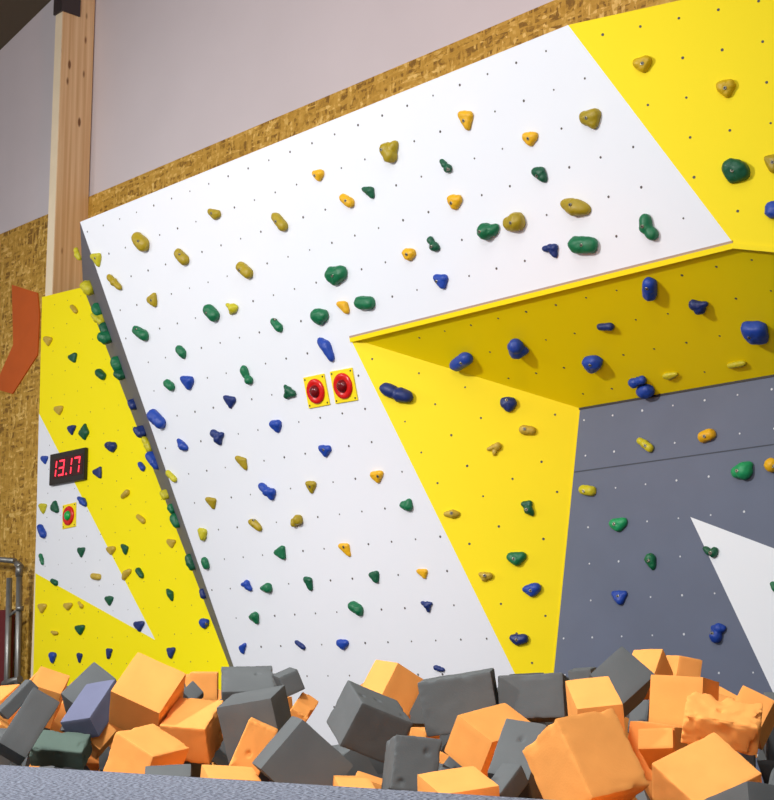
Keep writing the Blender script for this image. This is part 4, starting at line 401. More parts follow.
[[-2.077,8.7762,0.0185],[0.78468,0.42429,0.4474,0.064],[0.1592,0.1546,0.1665]],
[[0.0408,3.8847,-0.1879],[0.95504,-0.10222,-0.04714,0.27428],[0.1708,0.1604,0.1583]],
[[-0.8643,6.2527,-0.1618],[0.79842,-0.17175,-0.20753,-0.53848],[0.1515,0.1662,0.1609]],
[[-0.6652,5.0298,-0.0067],[0.67313,-0.21137,-0.24285,-0.66577],[0.1605,0.1705,0.168]],
[[0.7225,5.3296,-0.1856],[0.99791,-0.01553,-0.06247,-0.00611],[0.1615,0.1699,0.1577]],
[[-0.8486,5.7547,0.1201],[0.83128,-0.05787,-0.20267,-0.51434],[0.1502,0.1709,0.1694]],
[[-1.0793,6.2683,-0.1984],[0.08503,-0.99263,0.08627,-0.00397],[0.1531,0.1658,0.1662]],
[[-0.1328,6.0842,-0.1475],[0.99844,0.03057,0.02567,0.03895],[0.1519,0.1487,0.1515]],
[[1.1539,5.5268,-0.0242],[0.75264,0.55262,-0.24206,0.26372],[0.1569,0.1622,0.1627]],
[[-0.2505,4.5443,-0.0873],[0.58124,0.07264,0.41933,-0.69357],[0.1611,0.1642,0.1629]],
[[0.9465,4.4044,0.0793],[0.17701,0.028,-0.75267,0.63354],[0.158,0.1623,0.1599]],
[[-1.3789,5.8379,0.1148],[0.99921,0.00745,0.0237,0.03115],[0.1638,0.1624,0.1534]],
[[-0.54,4.2971,-0.1587],[0.98875,0.11432,-0.08962,-0.03566],[0.1702,0.1687,0.1586]],
[[-0.9798,7.4379,0.021],[0.56887,-0.08634,0.80881,0.1215],[0.172,0.1543,0.1641]],
[[-0.056,6.3745,0.1295],[0.49986,0.62169,-0.60157,-0.04191],[0.1656,0.1651,0.1537]],
[[0.0636,5.6965,0.0984],[0.93592,-0.25969,-0.0399,0.23459],[0.1684,0.1536,0.1657]],
[[-1.6142,7.1705,-0.1474],[0.93204,-0.33179,-0.13195,0.06173],[0.149,0.1486,0.162]],
[[0.791,5.8798,-0.1764],[0.56306,0.19193,-0.72177,0.3538],[0.1582,0.1669,0.1527]],
[[0.6664,4.8088,0.0094],[0.77398,0.52463,-0.33948,-0.10235],[0.1684,0.1489,0.1485]],
[[-1.5163,6.3562,0.0298],[0.40618,0.81121,0.2861,0.30837],[0.1604,0.1501,0.1657]],
[[-2.1719,9.0041,0.0938],[0.98788,-0.03837,0.11215,0.10025],[0.1581,0.1608,0.1569]],
[[-0.1085,3.4379,-0.177],[0.72578,0.22708,0.63525,-0.13467],[0.1691,0.1528,0.1663]],
[[1.0509,4.9389,-0.1614],[0.88408,-0.03035,-0.10951,0.45332],[0.1522,0.1521,0.1568]],
[[-1.055,6.5215,0.1112],[0.22441,-0.26302,0.87377,-0.34203],[0.1523,0.1617,0.1486]],
[[0.7511,5.4468,0.1673],[0.75046,0.08822,0.65289,-0.05248],[0.1564,0.151,0.1495]],
[[-1.5517,7.115,0.123],[0.96689,0.15354,0.15606,0.13113],[0.1512,0.1567,0.155]],
[[0.9288,3.394,-0.1845],[0.93359,0.17349,-0.06012,-0.30774],[0.168,0.1575,0.1486]],
[[0.268,6.4638,0.1016],[0.41169,0.41803,-0.39528,-0.70676],[0.158,0.1559,0.1571]],
[[0.3259,3.5019,-0.1887],[0.78382,-0.10906,0.07339,-0.60692],[0.1551,0.1519,0.1656]],
[[-1.8331,7.5635,-0.1837],[0.98724,0.11867,0.00781,0.10586],[0.1531,0.158,0.1498]],
[[-0.7838,5.7993,-0.1331],[0.25386,-0.36221,0.87159,-0.21141],[0.1606,0.1498,0.1514]],
[[-0.5984,3.8962,-0.1541],[0.73264,-0.36763,0.56154,0.113],[0.1586,0.1544,0.1554]],
[[0.3434,4.9825,-0.1342],[0.97157,0.10147,-0.01852,-0.21311],[0.1662,0.1533,0.1729]],
[[0.6096,5.5944,-0.1724],[0.99347,-0.04263,-0.05259,0.09184],[0.158,0.1501,0.1594]],
[[-1.6738,8.4451,0.1402],[0.86047,-0.44648,0.01795,-0.24479],[0.1523,0.1551,0.1667]],
[[0.1126,6.607,0.0957],[0.92041,-0.00914,-0.18782,0.34277],[0.1692,0.1491,0.1485]],
[[-0.5406,6.1396,0.1594],[0.53171,-0.48395,-0.43398,-0.5429],[0.1624,0.1694,0.1663]],
[[-1.2001,4.5367,-0.1745],[0.99785,-0.02287,-0.06147,-0.0008],[0.1585,0.1571,0.163]],
[[-0.6047,5.3445,-0.1677],[0.70213,0.28907,-0.20065,0.61902],[0.1495,0.1527,0.1541]],
[[0.4387,4.5215,-0.1869],[0.99411,-0.04959,0.07859,0.05571],[0.1693,0.1535,0.1686]],
[[-0.9851,7.0648,-0.0507],[0.80586,0.25625,-0.2063,-0.4923],[0.1652,0.1637,0.1503]],
[[-1.5582,6.3096,-0.1819],[0.34739,-0.10509,-0.04306,0.93082],[0.1715,0.1587,0.156]],
[[0.495,4.0937,-0.0772],[0.56976,-0.22508,0.45198,-0.64841],[0.1542,0.1495,0.1709]],
[[-1.4095,5.6976,-0.1814],[0.99831,-0.02961,0.0354,0.03543],[0.1606,0.1727,0.1564]],
[[0.8162,4.7759,-0.1585],[0.14539,-0.53696,0.49642,0.66641],[0.1659,0.1526,0.1727]],
[[-0.4092,5.7186,-0.0652],[0.39944,0.67587,-0.40513,-0.46853],[0.152,0.1511,0.1494]],
[[-0.134,6.8628,-0.0724],[0.95583,0.16534,0.23349,-0.0673],[0.1511,0.1528,0.1485]],
[[-1.0924,5.2492,-0.1063],[0.55373,-0.15681,-0.31279,0.75561],[0.1528,0.1606,0.1536]],
[[0.5261,3.7397,-0.1629],[0.98871,-0.05834,0.06828,0.11991],[0.1704,0.1544,0.1572]],
[[-1.7787,7.4305,0.0686],[0.66469,-0.31361,-0.59678,-0.32201],[0.162,0.1494,0.1632]],
[[-1.3121,8.0294,0.1329],[0.90727,0.11315,-0.13694,0.3812],[0.1541,0.1622,0.1672]],
[[0.4886,5.847,0.1205],[0.97111,0.08253,-0.22377,-0.00737],[0.1616,0.1705,0.1583]],
[[0.7024,2.5665,-0.1277],[0.62108,-0.2644,0.73389,0.07585],[0.1714,0.1539,0.1713]],
[[0.1868,4.2387,-0.1459],[0.3925,0.1853,0.60511,0.66742],[0.1512,0.1708,0.1567]],
[[-0.7602,6.1479,0.111],[0.96052,0.18183,0.17938,-0.11026],[0.1509,0.1687,0.1606]],
[[-1.3427,7.473,-0.1473],[0.97958,0.03541,0.14897,0.13033],[0.1489,0.1659,0.1576]],
[[-1.7395,8.5609,-0.0551],[0.8483,0.26304,0.11529,0.44487],[0.1547,0.173,0.1693]],
[[0.7312,2.8241,-0.1997],[0.99495,-0.01915,0.08634,0.04754],[0.1627,0.1712,0.1556]],
[[-1.3952,7.4008,0.1648],[0.93567,-0.15782,0.22426,0.22209],[0.1564,0.1519,0.1632]],
[[0.5329,6.0694,0.1394],[0.83519,0.49144,0.11021,0.22092],[0.1501,0.1609,0.1522]],
[[0.5175,5.3175,-0.1721],[0.98354,0.10222,0.07252,0.13018],[0.1536,0.1696,0.1681]],
[[-0.4782,5.6991,0.1646],[0.99965,-0.02469,-0.00844,0.0032],[0.1583,0.1712,0.1669]],
[[1.0109,4.671,0.0629],[0.18006,0.42062,-0.29699,-0.83812],[0.1699,0.1519,0.1683]],
[[0.8348,5.6091,-0.1596],[0.97192,-0.12671,0.03768,-0.19465],[0.1535,0.1503,0.1596]],
[[0.3115,5.9734,-0.1814],[0.99559,0.07353,-0.05438,0.02084],[0.1646,0.1702,0.1713]],
[[0.2678,3.8136,-0.1861],[0.871,-0.15389,0.02126,-0.46607],[0.1572,0.1501,0.153]]]
F = 1507.7253072202539
CAM_AXES = [[0.999983, 0.001086, -0.005702], [-0.005805, 0.187025, -0.982338], [0.0, 0.982355, 0.187028]]
CAM_H = 0.2
Q_EDGE = 2.1452818095181874
Q_BACK = 6.95
Z_OSB = 4.461778648841513
POST = [-2.8558, 12.4912, 3.908]
POST_W = 0.12036866280803413
HN = [-0.719519, -0.694472, 0.0]
UU = [0.694472, -0.719519, 0.0]
CEIL = [[-12.6595, 6.1943], [-11.7192, 6.4031]]

scene = bpy.context.scene
COL = scene.collection
rng = random.Random(11)

# ------------------------------------------------------------------ materials
def srgb(r, g, b):
    f = lambda c: (c/255/12.92) if c/255 <= .04045 else ((c/255+.055)/1.055)**2.4
    return (f(r), f(g), f(b), 1)

def new_mat(name):
    m = bpy.data.materials.new(name); m.use_nodes = True
    nt = m.node_tree; b = nt.nodes['Principled BSDF']
    return m, nt, b

def nd(nt, t, **kw):
    n = nt.nodes.new(t)
    for k, v in kw.items():
        if k in n.inputs: n.inputs[k].default_value = v
        else: setattr(n, k, v)
    return n

def plain(name, col, rough=.5, metal=0, bump=0, bscale=200, var=0, vscale=6, spec=.5, objvar=0):
    m, nt, b = new_mat(name)
    b.inputs['Base Color'].default_value = col
    b.inputs['Roughness'].default_value = rough
    b.inputs['Metallic'].default_value = metal
    b.inputs['Specular IOR Level'].default_value = spec
    tc = nd(nt, 'ShaderNodeTexCoord')
    src = None
    if var:
        n = nd(nt, 'ShaderNodeTexNoise', Scale=vscale, Detail=4.0)
        nt.links.new(tc.outputs['Object'], n.inputs['Vector'])
        mr = nd(nt, 'ShaderNodeMapRange')
        mr.inputs['From Min'].default_value = .3; mr.inputs['From Max'].default_value = .7
        mr.inputs['To Min'].default_value = 1-var; mr.inputs['To Max'].default_value = 1+var
        nt.links.new(n.outputs['Fac'], mr.inputs['Value'])
        h = nd(nt, 'ShaderNodeHueSaturation', Color=col)
        nt.links.new(mr.outputs['Result'], h.inputs['Value'])
        src = h
    if objvar:
        oi = nd(nt, 'ShaderNodeObjectInfo')
        mr = nd(nt, 'ShaderNodeMapRange')
        mr.inputs['To Min'].default_value = 1-objvar; mr.inputs['To Max'].default_value = 1+objvar
        nt.links.new(oi.outputs['Random'], mr.inputs['Value'])
        h2 = nd(nt, 'ShaderNodeHueSaturation', Color=col)
        nt.links.new(mr.outputs['Result'], h2.inputs['Value'])
        if src: nt.links.new(src.outputs['Color'], h2.inputs['Color'])
        src = h2
    if src: nt.links.new(src.outputs['Color'], b.inputs['Base Color'])
    if bump:
        n = nd(nt, 'ShaderNodeTexNoise', Scale=bscale, Detail=3.0)
        nt.links.new(tc.outputs['Object'], n.inputs['Vector'])
        bp = nd(nt, 'ShaderNodeBump', Strength=bump, Distance=.004)
        nt.links.new(n.outputs['Fac'], bp.inputs['Height'])
        nt.links.new(bp.outputs['Normal'], b.inputs['Normal'])
    return m

def emit(name, col, s):
    m, nt, b = new_mat(name)
    b.inputs['Base Color'].default_value = col
    b.inputs['Emission Color'].default_value = col
    b.inputs['Emission Strength'].default_value = s
    return m

def osb_mat():
    m, nt, b = new_mat('oriented_strand_board')
    b.inputs['Roughness'].default_value = .65
    tc = nd(nt, 'ShaderNodeTexCoord')
    ramps = []
    for k, (rot, sc) in enumerate((((.2, .5, .3), (9, 44, 36)), ((.9, .1, 1.4), (40, 9, 44)), ((.4, .8, 2.4), (36, 42, 9)))):
        mp = nd(nt, 'ShaderNodeMapping'); mp.inputs['Rotation'].default_value = rot; mp.inputs['Scale'].default_value = sc
        mp.inputs['Location'].default_value = (k*3.3, k*1.7, k)
        nt.links.new(tc.outputs['Object'], mp.inputs['Vector'])
        dn = nd(nt, 'ShaderNodeTexNoise', Scale=1.2, Detail=2.0)
        nt.links.new(mp.outputs['Vector'], dn.inputs['Vector'])
        mx = nd(nt, 'ShaderNodeMixRGB'); mx.blend_type = 'ADD'; mx.inputs['Fac'].default_value = .5
        nt.links.new(mp.outputs['Vector'], mx.inputs[1]); nt.links.new(dn.outputs['Color'], mx.inputs[2])
        v = nd(nt, 'ShaderNodeTexVoronoi', Scale=1.0)
        nt.links.new(mx.outputs['Color'], v.inputs['Vector'])
        sp = nd(nt, 'ShaderNodeSeparateColor'); nt.links.new(v.outputs['Color'], sp.inputs['Color'])
        ramps.append((sp, v))
    a = nd(nt, 'ShaderNodeMath', operation='MAXIMUM')
    nt.links.new(ramps[0][0].outputs[0], a.inputs[0]); nt.links.new(ramps[1][0].outputs[1], a.inputs[1])
    a2 = nd(nt, 'ShaderNodeMath', operation='MULTIPLY_ADD')
    nt.links.new(ramps[2][0].outputs[2], a2.inputs[0]); a2.inputs[1].default_value = .45
    nt.links.new(a.outputs[0], a2.inputs[2])
    cr = nd(nt, 'ShaderNodeValToRGB')
    e = cr.color_ramp.elements
    e[0].position = .28; e[0].color = srgb(132, 94, 24)
    e[1].position = 1.4/1.45; e[1].color = srgb(236, 198, 112)
    for pos, c in ((.5, srgb(184, 140, 46)), (.78, srgb(200, 156, 62))):
        q = e.new(pos); q.color = c
    ml = nd(nt, 'ShaderNodeMath', operation='MULTIPLY'); ml.inputs[1].default_value = 1/1.45
    nt.links.new(a2.outputs[0], ml.inputs[0])
    nt.links.new(ml.outputs[0], cr.inputs['Fac'])
    nt.links.new(cr.outputs['Color'], b.inputs['Base Color'])
    bp = nd(nt, 'ShaderNodeBump', Strength=.25, Distance=.004)
    nt.links.new(a2.outputs[0], bp.inputs['Height']); nt.links.new(bp.outputs['Normal'], b.inputs['Normal'])
    return m

def wood_mat():
    m, nt, b = new_mat('spruce_beam')
    b.inputs['Roughness'].default_value = .55
    tc = nd(nt, 'ShaderNodeTexCoord')
    mp = nd(nt, 'ShaderNodeMapping'); mp.inputs['Scale'].default_value = (30, 30, .7)
    nt.links.new(tc.outputs['Object'], mp.inputs['Vector'])
    n = nd(nt, 'ShaderNodeTexNoise', Scale=1.0, Detail=4.0)
    nt.links.new(mp.outputs['Vector'], n.inputs['Vector'])
    cr = nd(nt, 'ShaderNodeValToRGB'); e = cr.color_ramp.elements
    e[0].position = .3; e[0].color = srgb(206, 164, 112); e[1].position = .7; e[1].color = srgb(232, 200, 154)
    nt.links.new(n.outputs['Fac'], cr.inputs['Fac'])
    mp2 = nd(nt, 'ShaderNodeMapping'); mp2.inputs['Scale'].default_value = (9, 9, 3.2)
    nt.links.new(tc.outputs['Object'], mp2.inputs['Vector'])
    v = nd(nt, 'ShaderNodeTexVoronoi', Scale=1.0)
    nt.links.new(mp2.outputs['Vector'], v.inputs['Vector'])
    kr = nd(nt, 'ShaderNodeValToRGB'); e = kr.color_ramp.elements
    e[0].position = .1; e[0].color = (1, 1, 1, 1); e[1].position = .17; e[1].color = (0, 0, 0, 1)
    nt.links.new(v.outputs['Distance'], kr.inputs['Fac'])
    mx = nd(nt, 'ShaderNodeMixRGB'); mx.inputs[2].default_value = srgb(120, 76, 40)
    nt.links.new(kr.outputs['Color'], mx.inputs['Fac']); nt.links.new(cr.outputs['Color'], mx.inputs[1])
    nt.links.new(mx.outputs['Color'], b.inputs['Base Color'])
    return m

def carpet_mat():
    m, nt, b = new_mat('speckled_carpet')
    b.inputs['Roughness'].default_value = .95; b.inputs['Specular IOR Level'].default_value = .15
    tc = nd(nt, 'ShaderNodeTexCoord')
    n = nd(nt, 'ShaderNodeTexNoise', Scale=120.0, Detail=3.0)
    nt.links.new(tc.outputs['Object'], n.inputs['Vector'])
    cr = nd(nt, 'ShaderNodeValToRGB'); e = cr.color_ramp.elements
    e[0].position = .38; e[0].color = srgb(52, 56, 72); e[1].position = .62; e[1].color = srgb(158, 166, 184)
    nt.links.new(n.outputs['Fac'], cr.inputs['Fac'])
    nt.links.new(cr.outputs['Color'], b.inputs['Base Color'])
    bp = nd(nt, 'ShaderNodeBump', Strength=.6, Distance=.004)
    nt.links.new(n.outputs['Fac'], bp.inputs['Height']); nt.links.new(bp.outputs['Normal'], b.inputs['Normal'])
    return m

M = {}
M['white'] = plain('white_panel_paint', srgb(234, 237, 243), .55, bump=.03, bscale=60)
M['yellow'] = plain('yellow_panel_paint', srgb(252, 226, 0), .55, spec=.25, bump=.03, bscale=60)
M['lemon'] = plain('lemon_panel_paint', srgb(255, 236, 0), .55, spec=.25, bump=.03, bscale=60)
M['grey'] = plain('grey_panel_paint', srgb(94, 102, 123), .6, bump=.05, bscale=60, var=.05, vscale=3)
M['strip'] = plain('dark_grey_panel_paint', srgb(98, 98, 108), .6, bump=.05, bscale=60)
M['edge'] = plain('plywood_edge', srgb(176, 150, 128), .7)
M['seam'] = plain('panel_joint', srgb(66, 72, 84), .8)
M['hole'] = plain('bolt_hole', srgb(84, 76, 74), .7)
M['nut'] = plain('steel_nut', srgb(205, 208, 214), .35)
M['plaster'] = plain('plaster_paint', srgb(210, 203, 206), .85, var=.02, vscale=1.5)
M['ceiling'] = plain('ceiling_board', srgb(90, 78, 60), .8)
M['osb'] = osb_mat(); M['wood'] = wood_mat(); M['carpet'] = carpet_mat()
M['wood_lit'] = plain('lit_face_wood', srgb(238, 222, 190), .55, var=.04, vscale=5)  # paler wood for the post's lit face, light put into the colour
M['pit'] = plain('pit_lining', srgb(60, 60, 66), .9)
M['steel'] = plain('galvanised_steel', srgb(150, 150, 146), .4, metal=.75, var=.15, vscale=14)
M['bracket'] = plain('dark_steel_bracket', srgb(70, 62, 62), .5, metal=.4)
M['bolt'] = plain('zinc_bolt', srgb(150, 145, 130), .3, metal=.9)
M['socket'] = plain('bolt_socket', srgb(40, 34, 28), .6)
M['redpad'] = plain('dark_red_vinyl', srgb(104, 18, 24), .5, bump=.1, bscale=50)
M['rust'] = plain('orange_brown_paint', srgb(205, 92, 16), .55, bump=.1, bscale=30, var=.04)
M['plate'] = plain('yellow_plate', srgb(252, 226, 20), .4)
M['red'] = plain('red_plastic', srgb(214, 24, 20), .25)
M['dred'] = plain('dark_red_plastic', srgb(110, 8, 14), .2)
M['lgreenp'] = plain('green_plastic', srgb(20, 170, 70), .3)
M['clock'] = plain('black_clock_case', srgb(34, 30, 26), .4)
M['screen'] = plain('clock_window', srgb(60, 6, 10), .15)
M['led'] = emit('red_led', (1, .025, .05, 1), 2.4)
HC = dict(olive=(168, 144, 20), oliveY=(206, 168, 10), amber=(232, 176, 16), lime=(196, 186, 34), tan=(196, 166, 58), green=(10, 108, 66),
          lgreen=(24, 150, 92), dgreen=(8, 86, 56), blue=(24, 66, 162), dblue=(20, 44, 108))
for k, c in HC.items():
    M['h_'+k] = plain('hold_resin_'+k, srgb(*c), .48, bump=.25, bscale=90, var=.07, vscale=22, objvar=.05)
FC = dict(orange=(252, 171, 92), grey=(102, 106, 108), bluegrey=(112, 116, 142), greengrey=(98, 116, 108))
for k, c in FC.items():
    M['f_'+k] = plain('foam_'+k, srgb(*c), .95, bump=.1, bscale=220, var=.06, vscale=9, spec=.1, objvar=.04)

# ------------------------------------------------------------------ object helpers
def obj(name, bm, mats, parent=None, smooth=False):
    me = bpy.data.meshes.new(name)
    bm.normal_update(); bm.to_mesh(me); bm.free()
    for m in (mats if isinstance(mats, (list, tuple)) else [mats]): me.materials.append(m)
    if smooth: me.polygons.foreach_set('use_smooth', [True]*len(me.polygons))
    o = bpy.data.objects.new(name, me); COL.objects.link(o)
    if parent: o.parent = parent
    return o

def tag(o, label=None, cat=None, group=None, kind=None):
    for k, v in (('label', label), ('category', cat), ('group', group), ('kind', kind)):
        if v: o[k] = v
    return o

def empty(name, loc, mat3=None):
    o = bpy.data.objects.new(name, None); COL.objects.link(o)
    mw = mat3.to_4x4() if mat3 else Matrix.Identity(4)
    mw.translation = loc
    o.matrix_world = mw
    o.empty_display_size = .1
    return o

def frame(k):
    o, u, v, n = [Vector(a) for a in FRAMES[k]]
    m = Matrix((u, v, n)).transposed()
    return o, u, v, n, m

def on(k, a, b, c=0.0):
    o, u, v, n, m = frame(k)
    return o + u*a + v*b + n*c

def place(o, loc, m3):
    mw = m3.to_4x4(); mw.translation = loc; o.matrix_world = mw

def prism(bm, pts, z0, z1, mi_front=0, mi_side=0):
    """polygon pts (x, y[, dz]) as a slab from z0 (back) to z1 (front)"""
    dz = lambda p: p[2] if len(p) > 2 else 0
    f = [bm.verts.new((p[0], p[1], z1+dz(p))) for p in pts]
    b = [bm.verts.new((p[0], p[1], z0+dz(p))) for p in pts]
    n = len(pts); fs = []
    if n > 4:
        area2 = sum(pts[i][0]*pts[(i+1) % n][1]-pts[(i+1) % n][0]*pts[i][1] for i in range(n))
        for t in tessellate_polygon([[Vector((p[0], p[1], 0)) for p in pts]]):
            a2 = sum(pts[t[i]][0]*pts[t[(i+1) % 3]][1]-pts[t[(i+1) % 3]][0]*pts[t[i]][1] for i in range(3))
            if a2*area2 < 0: t = t[::-1]
            bm.faces.new([f[i] for i in t]).material_index = mi_front
            bm.faces.new([b[i] for i in reversed(t)]).material_index = mi_side
    else:
        q = bm.faces.new(f); q.material_index = mi_front; fs.append(q)
        q = bm.faces.new(list(reversed(b))); q.material_index = mi_side; fs.append(q)
    for i in range(n):
        q = bm.faces.new((f[i], b[i], b[(i+1) % n], f[(i+1) % n])); q.material_index = mi_side; fs.append(q)
    return fs

def box(bm, x0, x1, y0, y1, z0, z1, mi=0):
    return prism(bm, [(x0, y0), (x1, y0), (x1, y1), (x0, y1)], z0, z1, mi, mi)

def disc(bm, x, y, z, r, mi=0, n=8, squash=1):
    vs = [bm.verts.new((x+r*math.cos(2*math.pi*i/n), y+r*squash*math.sin(2*math.pi*i/n), z)) for i in range(n)]
    f = bm.faces.new(vs); f.material_index = mi

def tube(bm, a, b, r, n=14, mi=0):
    a = Vector(a); b = Vector(b); d = (b-a).normalized()
    s = d.orthogonal().normalized(); t = d.cross(s)
    ra = [bm.verts.new(a+(s*math.cos(2*math.pi*i/n)+t*math.sin(2*math.pi*i/n))*r) for i in range(n)]
    rb = [bm.verts.new(b+(s*math.cos(2*math.pi*i/n)+t*math.sin(2*math.pi*i/n))*r) for i in range(n)]
    for i in range(n):
        f = bm.faces.new((ra[i], ra[(i+1) % n], rb[(i+1) % n], rb[i])); f.material_index = mi; f.smooth = True
    bm.faces.new(list(reversed(ra))).material_index = mi; bm.faces.new(rb).material_index = mi

def lathe(bm, prof, n=28, cx=0, cy=0, mi=0, sx=1, sy=1):
    rings = []
    for r, z in prof:
        rings.append([bm.verts.new((cx+sx*r*math.cos(2*math.pi*i/n), cy+sy*r*math.sin(2*math.pi*i/n), z)) for i in range(n)])
    for a, b in zip(rings, rings[1:]):
        for i in range(n):
            f = bm.faces.new((a[i], a[(i+1) % n], b[(i+1) % n], b[i])); f.material_index = mi; f.smooth = True
    f = bm.faces.new(list(reversed(rings[0]))); f.material_index = mi
    f = bm.faces.new(rings[-1]); f.material_index = mi

# ------------------------------------------------------------------ the room
hn = Vector(HN); uu = Vector(UU); zz = Vector((0, 0, 1))
WALLM = Matrix((uu, zz, hn)).transposed()       # x along the back wall, y up, z into the room
def at_wall(s, z, q):                            # s along the wall, q = distance from the eye's vertical plane towards the wall
    return uu*s + zz*z - hn*q

def wall_slab(name, s0, s1, z0, z1, q_front, th, mat):
    bm = bmesh.new(); box(bm, s0, s1, z0, z1, -th, 0)
    o = obj(name, bm, mat); place(o, -hn*q_front, WALLM); tag(o, kind='structure'); return o

wall_slab('wall_back', -13.5, 1.5, -.3, Z_OSB, Q_BACK, .05, M['osb'])
wall_slab('wall_upper_back', -13.5, 1.5, Z_OSB, 10.5, Q_BACK+.012, .1, M['plaster'])
bm = bmesh.new(); box(bm, -13.5, 4, -.3, 0, -Q_EDGE, 3.0)
fl = obj('floor', bm, M['carpet']); place(fl, Vector((0, 0, 0)), WALLM); tag(fl, kind='structure')
bm = bmesh.new(); box(bm, -13.5, 4, -.36, -.30, -(Q_BACK+.1), -Q_EDGE)
pf = obj('floor_pit', bm, M['pit']); place(pf, Vector((0, 0, 0)), WALLM); tag(pf, kind='structure')
bm = bmesh.new(); box(bm, -13.6, -13.5, -.3, 8, -(Q_BACK+.1), 3.0)
wl = obj('wall_left', bm, M['plaster']); place(wl, Vector((0, 0, 0)), WALLM); tag(wl, kind='structure')
# sloping roof underside
ob, ub, vb, nb, mb = frame('B')
(c0x, c0y), (c1x, c1y) = CEIL
sl = (c1y-c0y)/(c1x-c0x)
xa, xb = c0x-3.0, c0x+15.5
bm = bmesh.new()
prism(bm, [(xa, c0y+sl*(xa-c0x)), (xb, c0y+sl*(xb-c0x)), (xb, c0y+sl*(xb-c0x)+.15), (xa, c0y+sl*(xa-c0x)+.15)], -.02, 4.2)
ce = obj('ceiling', bm, M['ceiling']); place(ce, ob, mb); tag(ce, kind='structure')

# ------------------------------------------------------------------ wooden post with its steel bracket
ps = Vector((POST[0], POST[1], 0)).dot(uu)-ob.dot(uu)
top = ob.z+c0y+sl*(ps-.2-c0x)-.12+.295
post = empty('wooden_post', Vector((POST[0], POST[1], -.295)), WALLM)
tag(post, 'tall pale spruce post rising behind the yellow clock wall to the roof', 'post')
bm = bmesh.new(); box(bm, -POST_W, 0, 0, top, -.33, 0)
bmesh.ops.bevel(bm, geom=bm.edges[:], offset=.004, segments=2, affect='EDGES')
# the material's grain runs along object z, so this mesh is built upright
bm.transform(Matrix.Rotation(math.radians(90), 4, 'X'))
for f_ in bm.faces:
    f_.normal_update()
    if f_.normal.y < -.9: f_.material_index = 1  # room-side face takes the painted-in light
p = obj('beam', bm, [M['wood'], M['wood_lit']]); p.parent = post; p.matrix_local = Matrix.Rotation(math.radians(-90), 4, 'X')
bm = bmesh.new(); box(bm, -POST_W-.006, .0, 6.40, top, .0, .02); box(bm, .0, .015, 6.40, top, -.17, .02)
br = obj('bracket', bm, M['bracket'], post); br['label'] = 'dark steel bracket'

# ------------------------------------------------------------------ climbing walls
big = empty('climbing_wall', on('W', 1.5, -3.7))
tag(big, 'tall faceted climbing wall with white, yellow and grey panels and a deep overhang', 'climbing wall')
side = empty('climbing_wall', on('V', -10.2, .05))
tag(side, 'flat yellow climbing wall with a white triangle and a digital clock, far left', 'climbing wall')

def parented(o, root, loc, m3):
    mw = m3.to_4x4(); mw.translation = loc
    o.parent = root; o.matrix_parent_inverse = root.matrix_world.inverted(); o.matrix_world = mw

bpy.context.view_layer.update()
def panel(k, name, mat, root, label, hole, r=.007, th=.021, extra=None, mats=()):
    o, u, v, n, m = frame(k)
    bm = bmesh.new()
    prism(bm, PANELS[k], -th, 0, 0, 1)
    for (a, b) in BOLTS[k]:
        disc(bm, a, b, .0008, r*rng.uniform(.75, 1.15), 2)
    if extra: extra(bm)
    ob_ = obj(name, bm, [mat, M['edge'], hole]+list(mats))
    parented(ob_, root, o, m)
    ob_['label'] = label
    return ob_

def flat(bm, pts, z, mi):
    f = bm.faces.new([bm.verts.new((a[0], a[1], z)) for a in pts]); f.material_index = mi
    bmesh.ops.recalc_face_normals(bm, faces=[f])
    if f.normal.z < 0: f.normal_flip()

panel('W', 'panel', M['white'], big, 'white overhanging panel dotted with bolt holes', M['hole'])
panel('Y', 'panel', M['yellow'], big, 'yellow upper right panel', M['hole'])
panel('L', 'panel', M['yellow'], big, 'yellow lower triangular panel', M['hole'])
panel('S', 'soffit', M['yellow'], big, 'shaded yellow underside of the overhang', M['hole'])
def gx(bm):
    flat(bm, PAINT['G'], .0012, 3); flat(bm, SEAM, .001, 4)
panel('G', 'panel', M['grey'], big, 'grey panel with a painted white triangle', M['nut'], .006, extra=gx, mats=(M['white'], M['seam']))
panel('T', 'side_strip', M['strip'], big, 'dark grey side strip', M['hole'])
panel('V', 'panel', M['lemon'], side, 'yellow panel with a painted white triangle', M['hole'], .0045, extra=lambda bm: flat(bm, PAINT['V'], .0006, 3), mats=(M['white'],))
# the overhang's lip: a plywood edge under the white panel, then the yellow board edge of the soffit
def P3(k, i): return on(k, *PANELS[k][i][:2])
lipD, lipC, lipR = P3('W', 3), P3('W', 4), P3('Y', 2)
def bar(name, a, b, up, out, w, t, mat, root, off=0.0, label=None):
    a = Vector(a); b = Vector(b); d = (b-a).normalized()
    m = Matrix((d, up, out)).transposed()
    bm = bmesh.new(); box(bm, 0, (b-a).length, -w, 0, -t, off)
    o = obj(name, bm, mat); parented(o, root, a, m)
    if label: o['label'] = label
_, uW, vW, nW, mW = frame('W'); _, uS, vS, nS, mS = frame('S'); _, uY_, vY, nY, mY = frame('Y')
d1 = (lipC-lipD).normalized(); d2 = (lipR-lipC).normalized()
def perp(v, d): return (v-d*v.dot(d)).normalized()
bar('edge_board', lipD+vW*.012, lipC+vW*.012, perp(vW, d1), perp(nW, d1), .012, .02, M['edge'], big, .004, 'bare plywood edge')
bar('lip_board', lipD, lipC, perp(vW, d1), perp(nW, d1), .026, .03, M['yellow'], big, .006)
bar('lip_board', lipC, lipR, perp(vY, d2), perp(nY, d2), .026, .03, M['yellow'], big, .006)
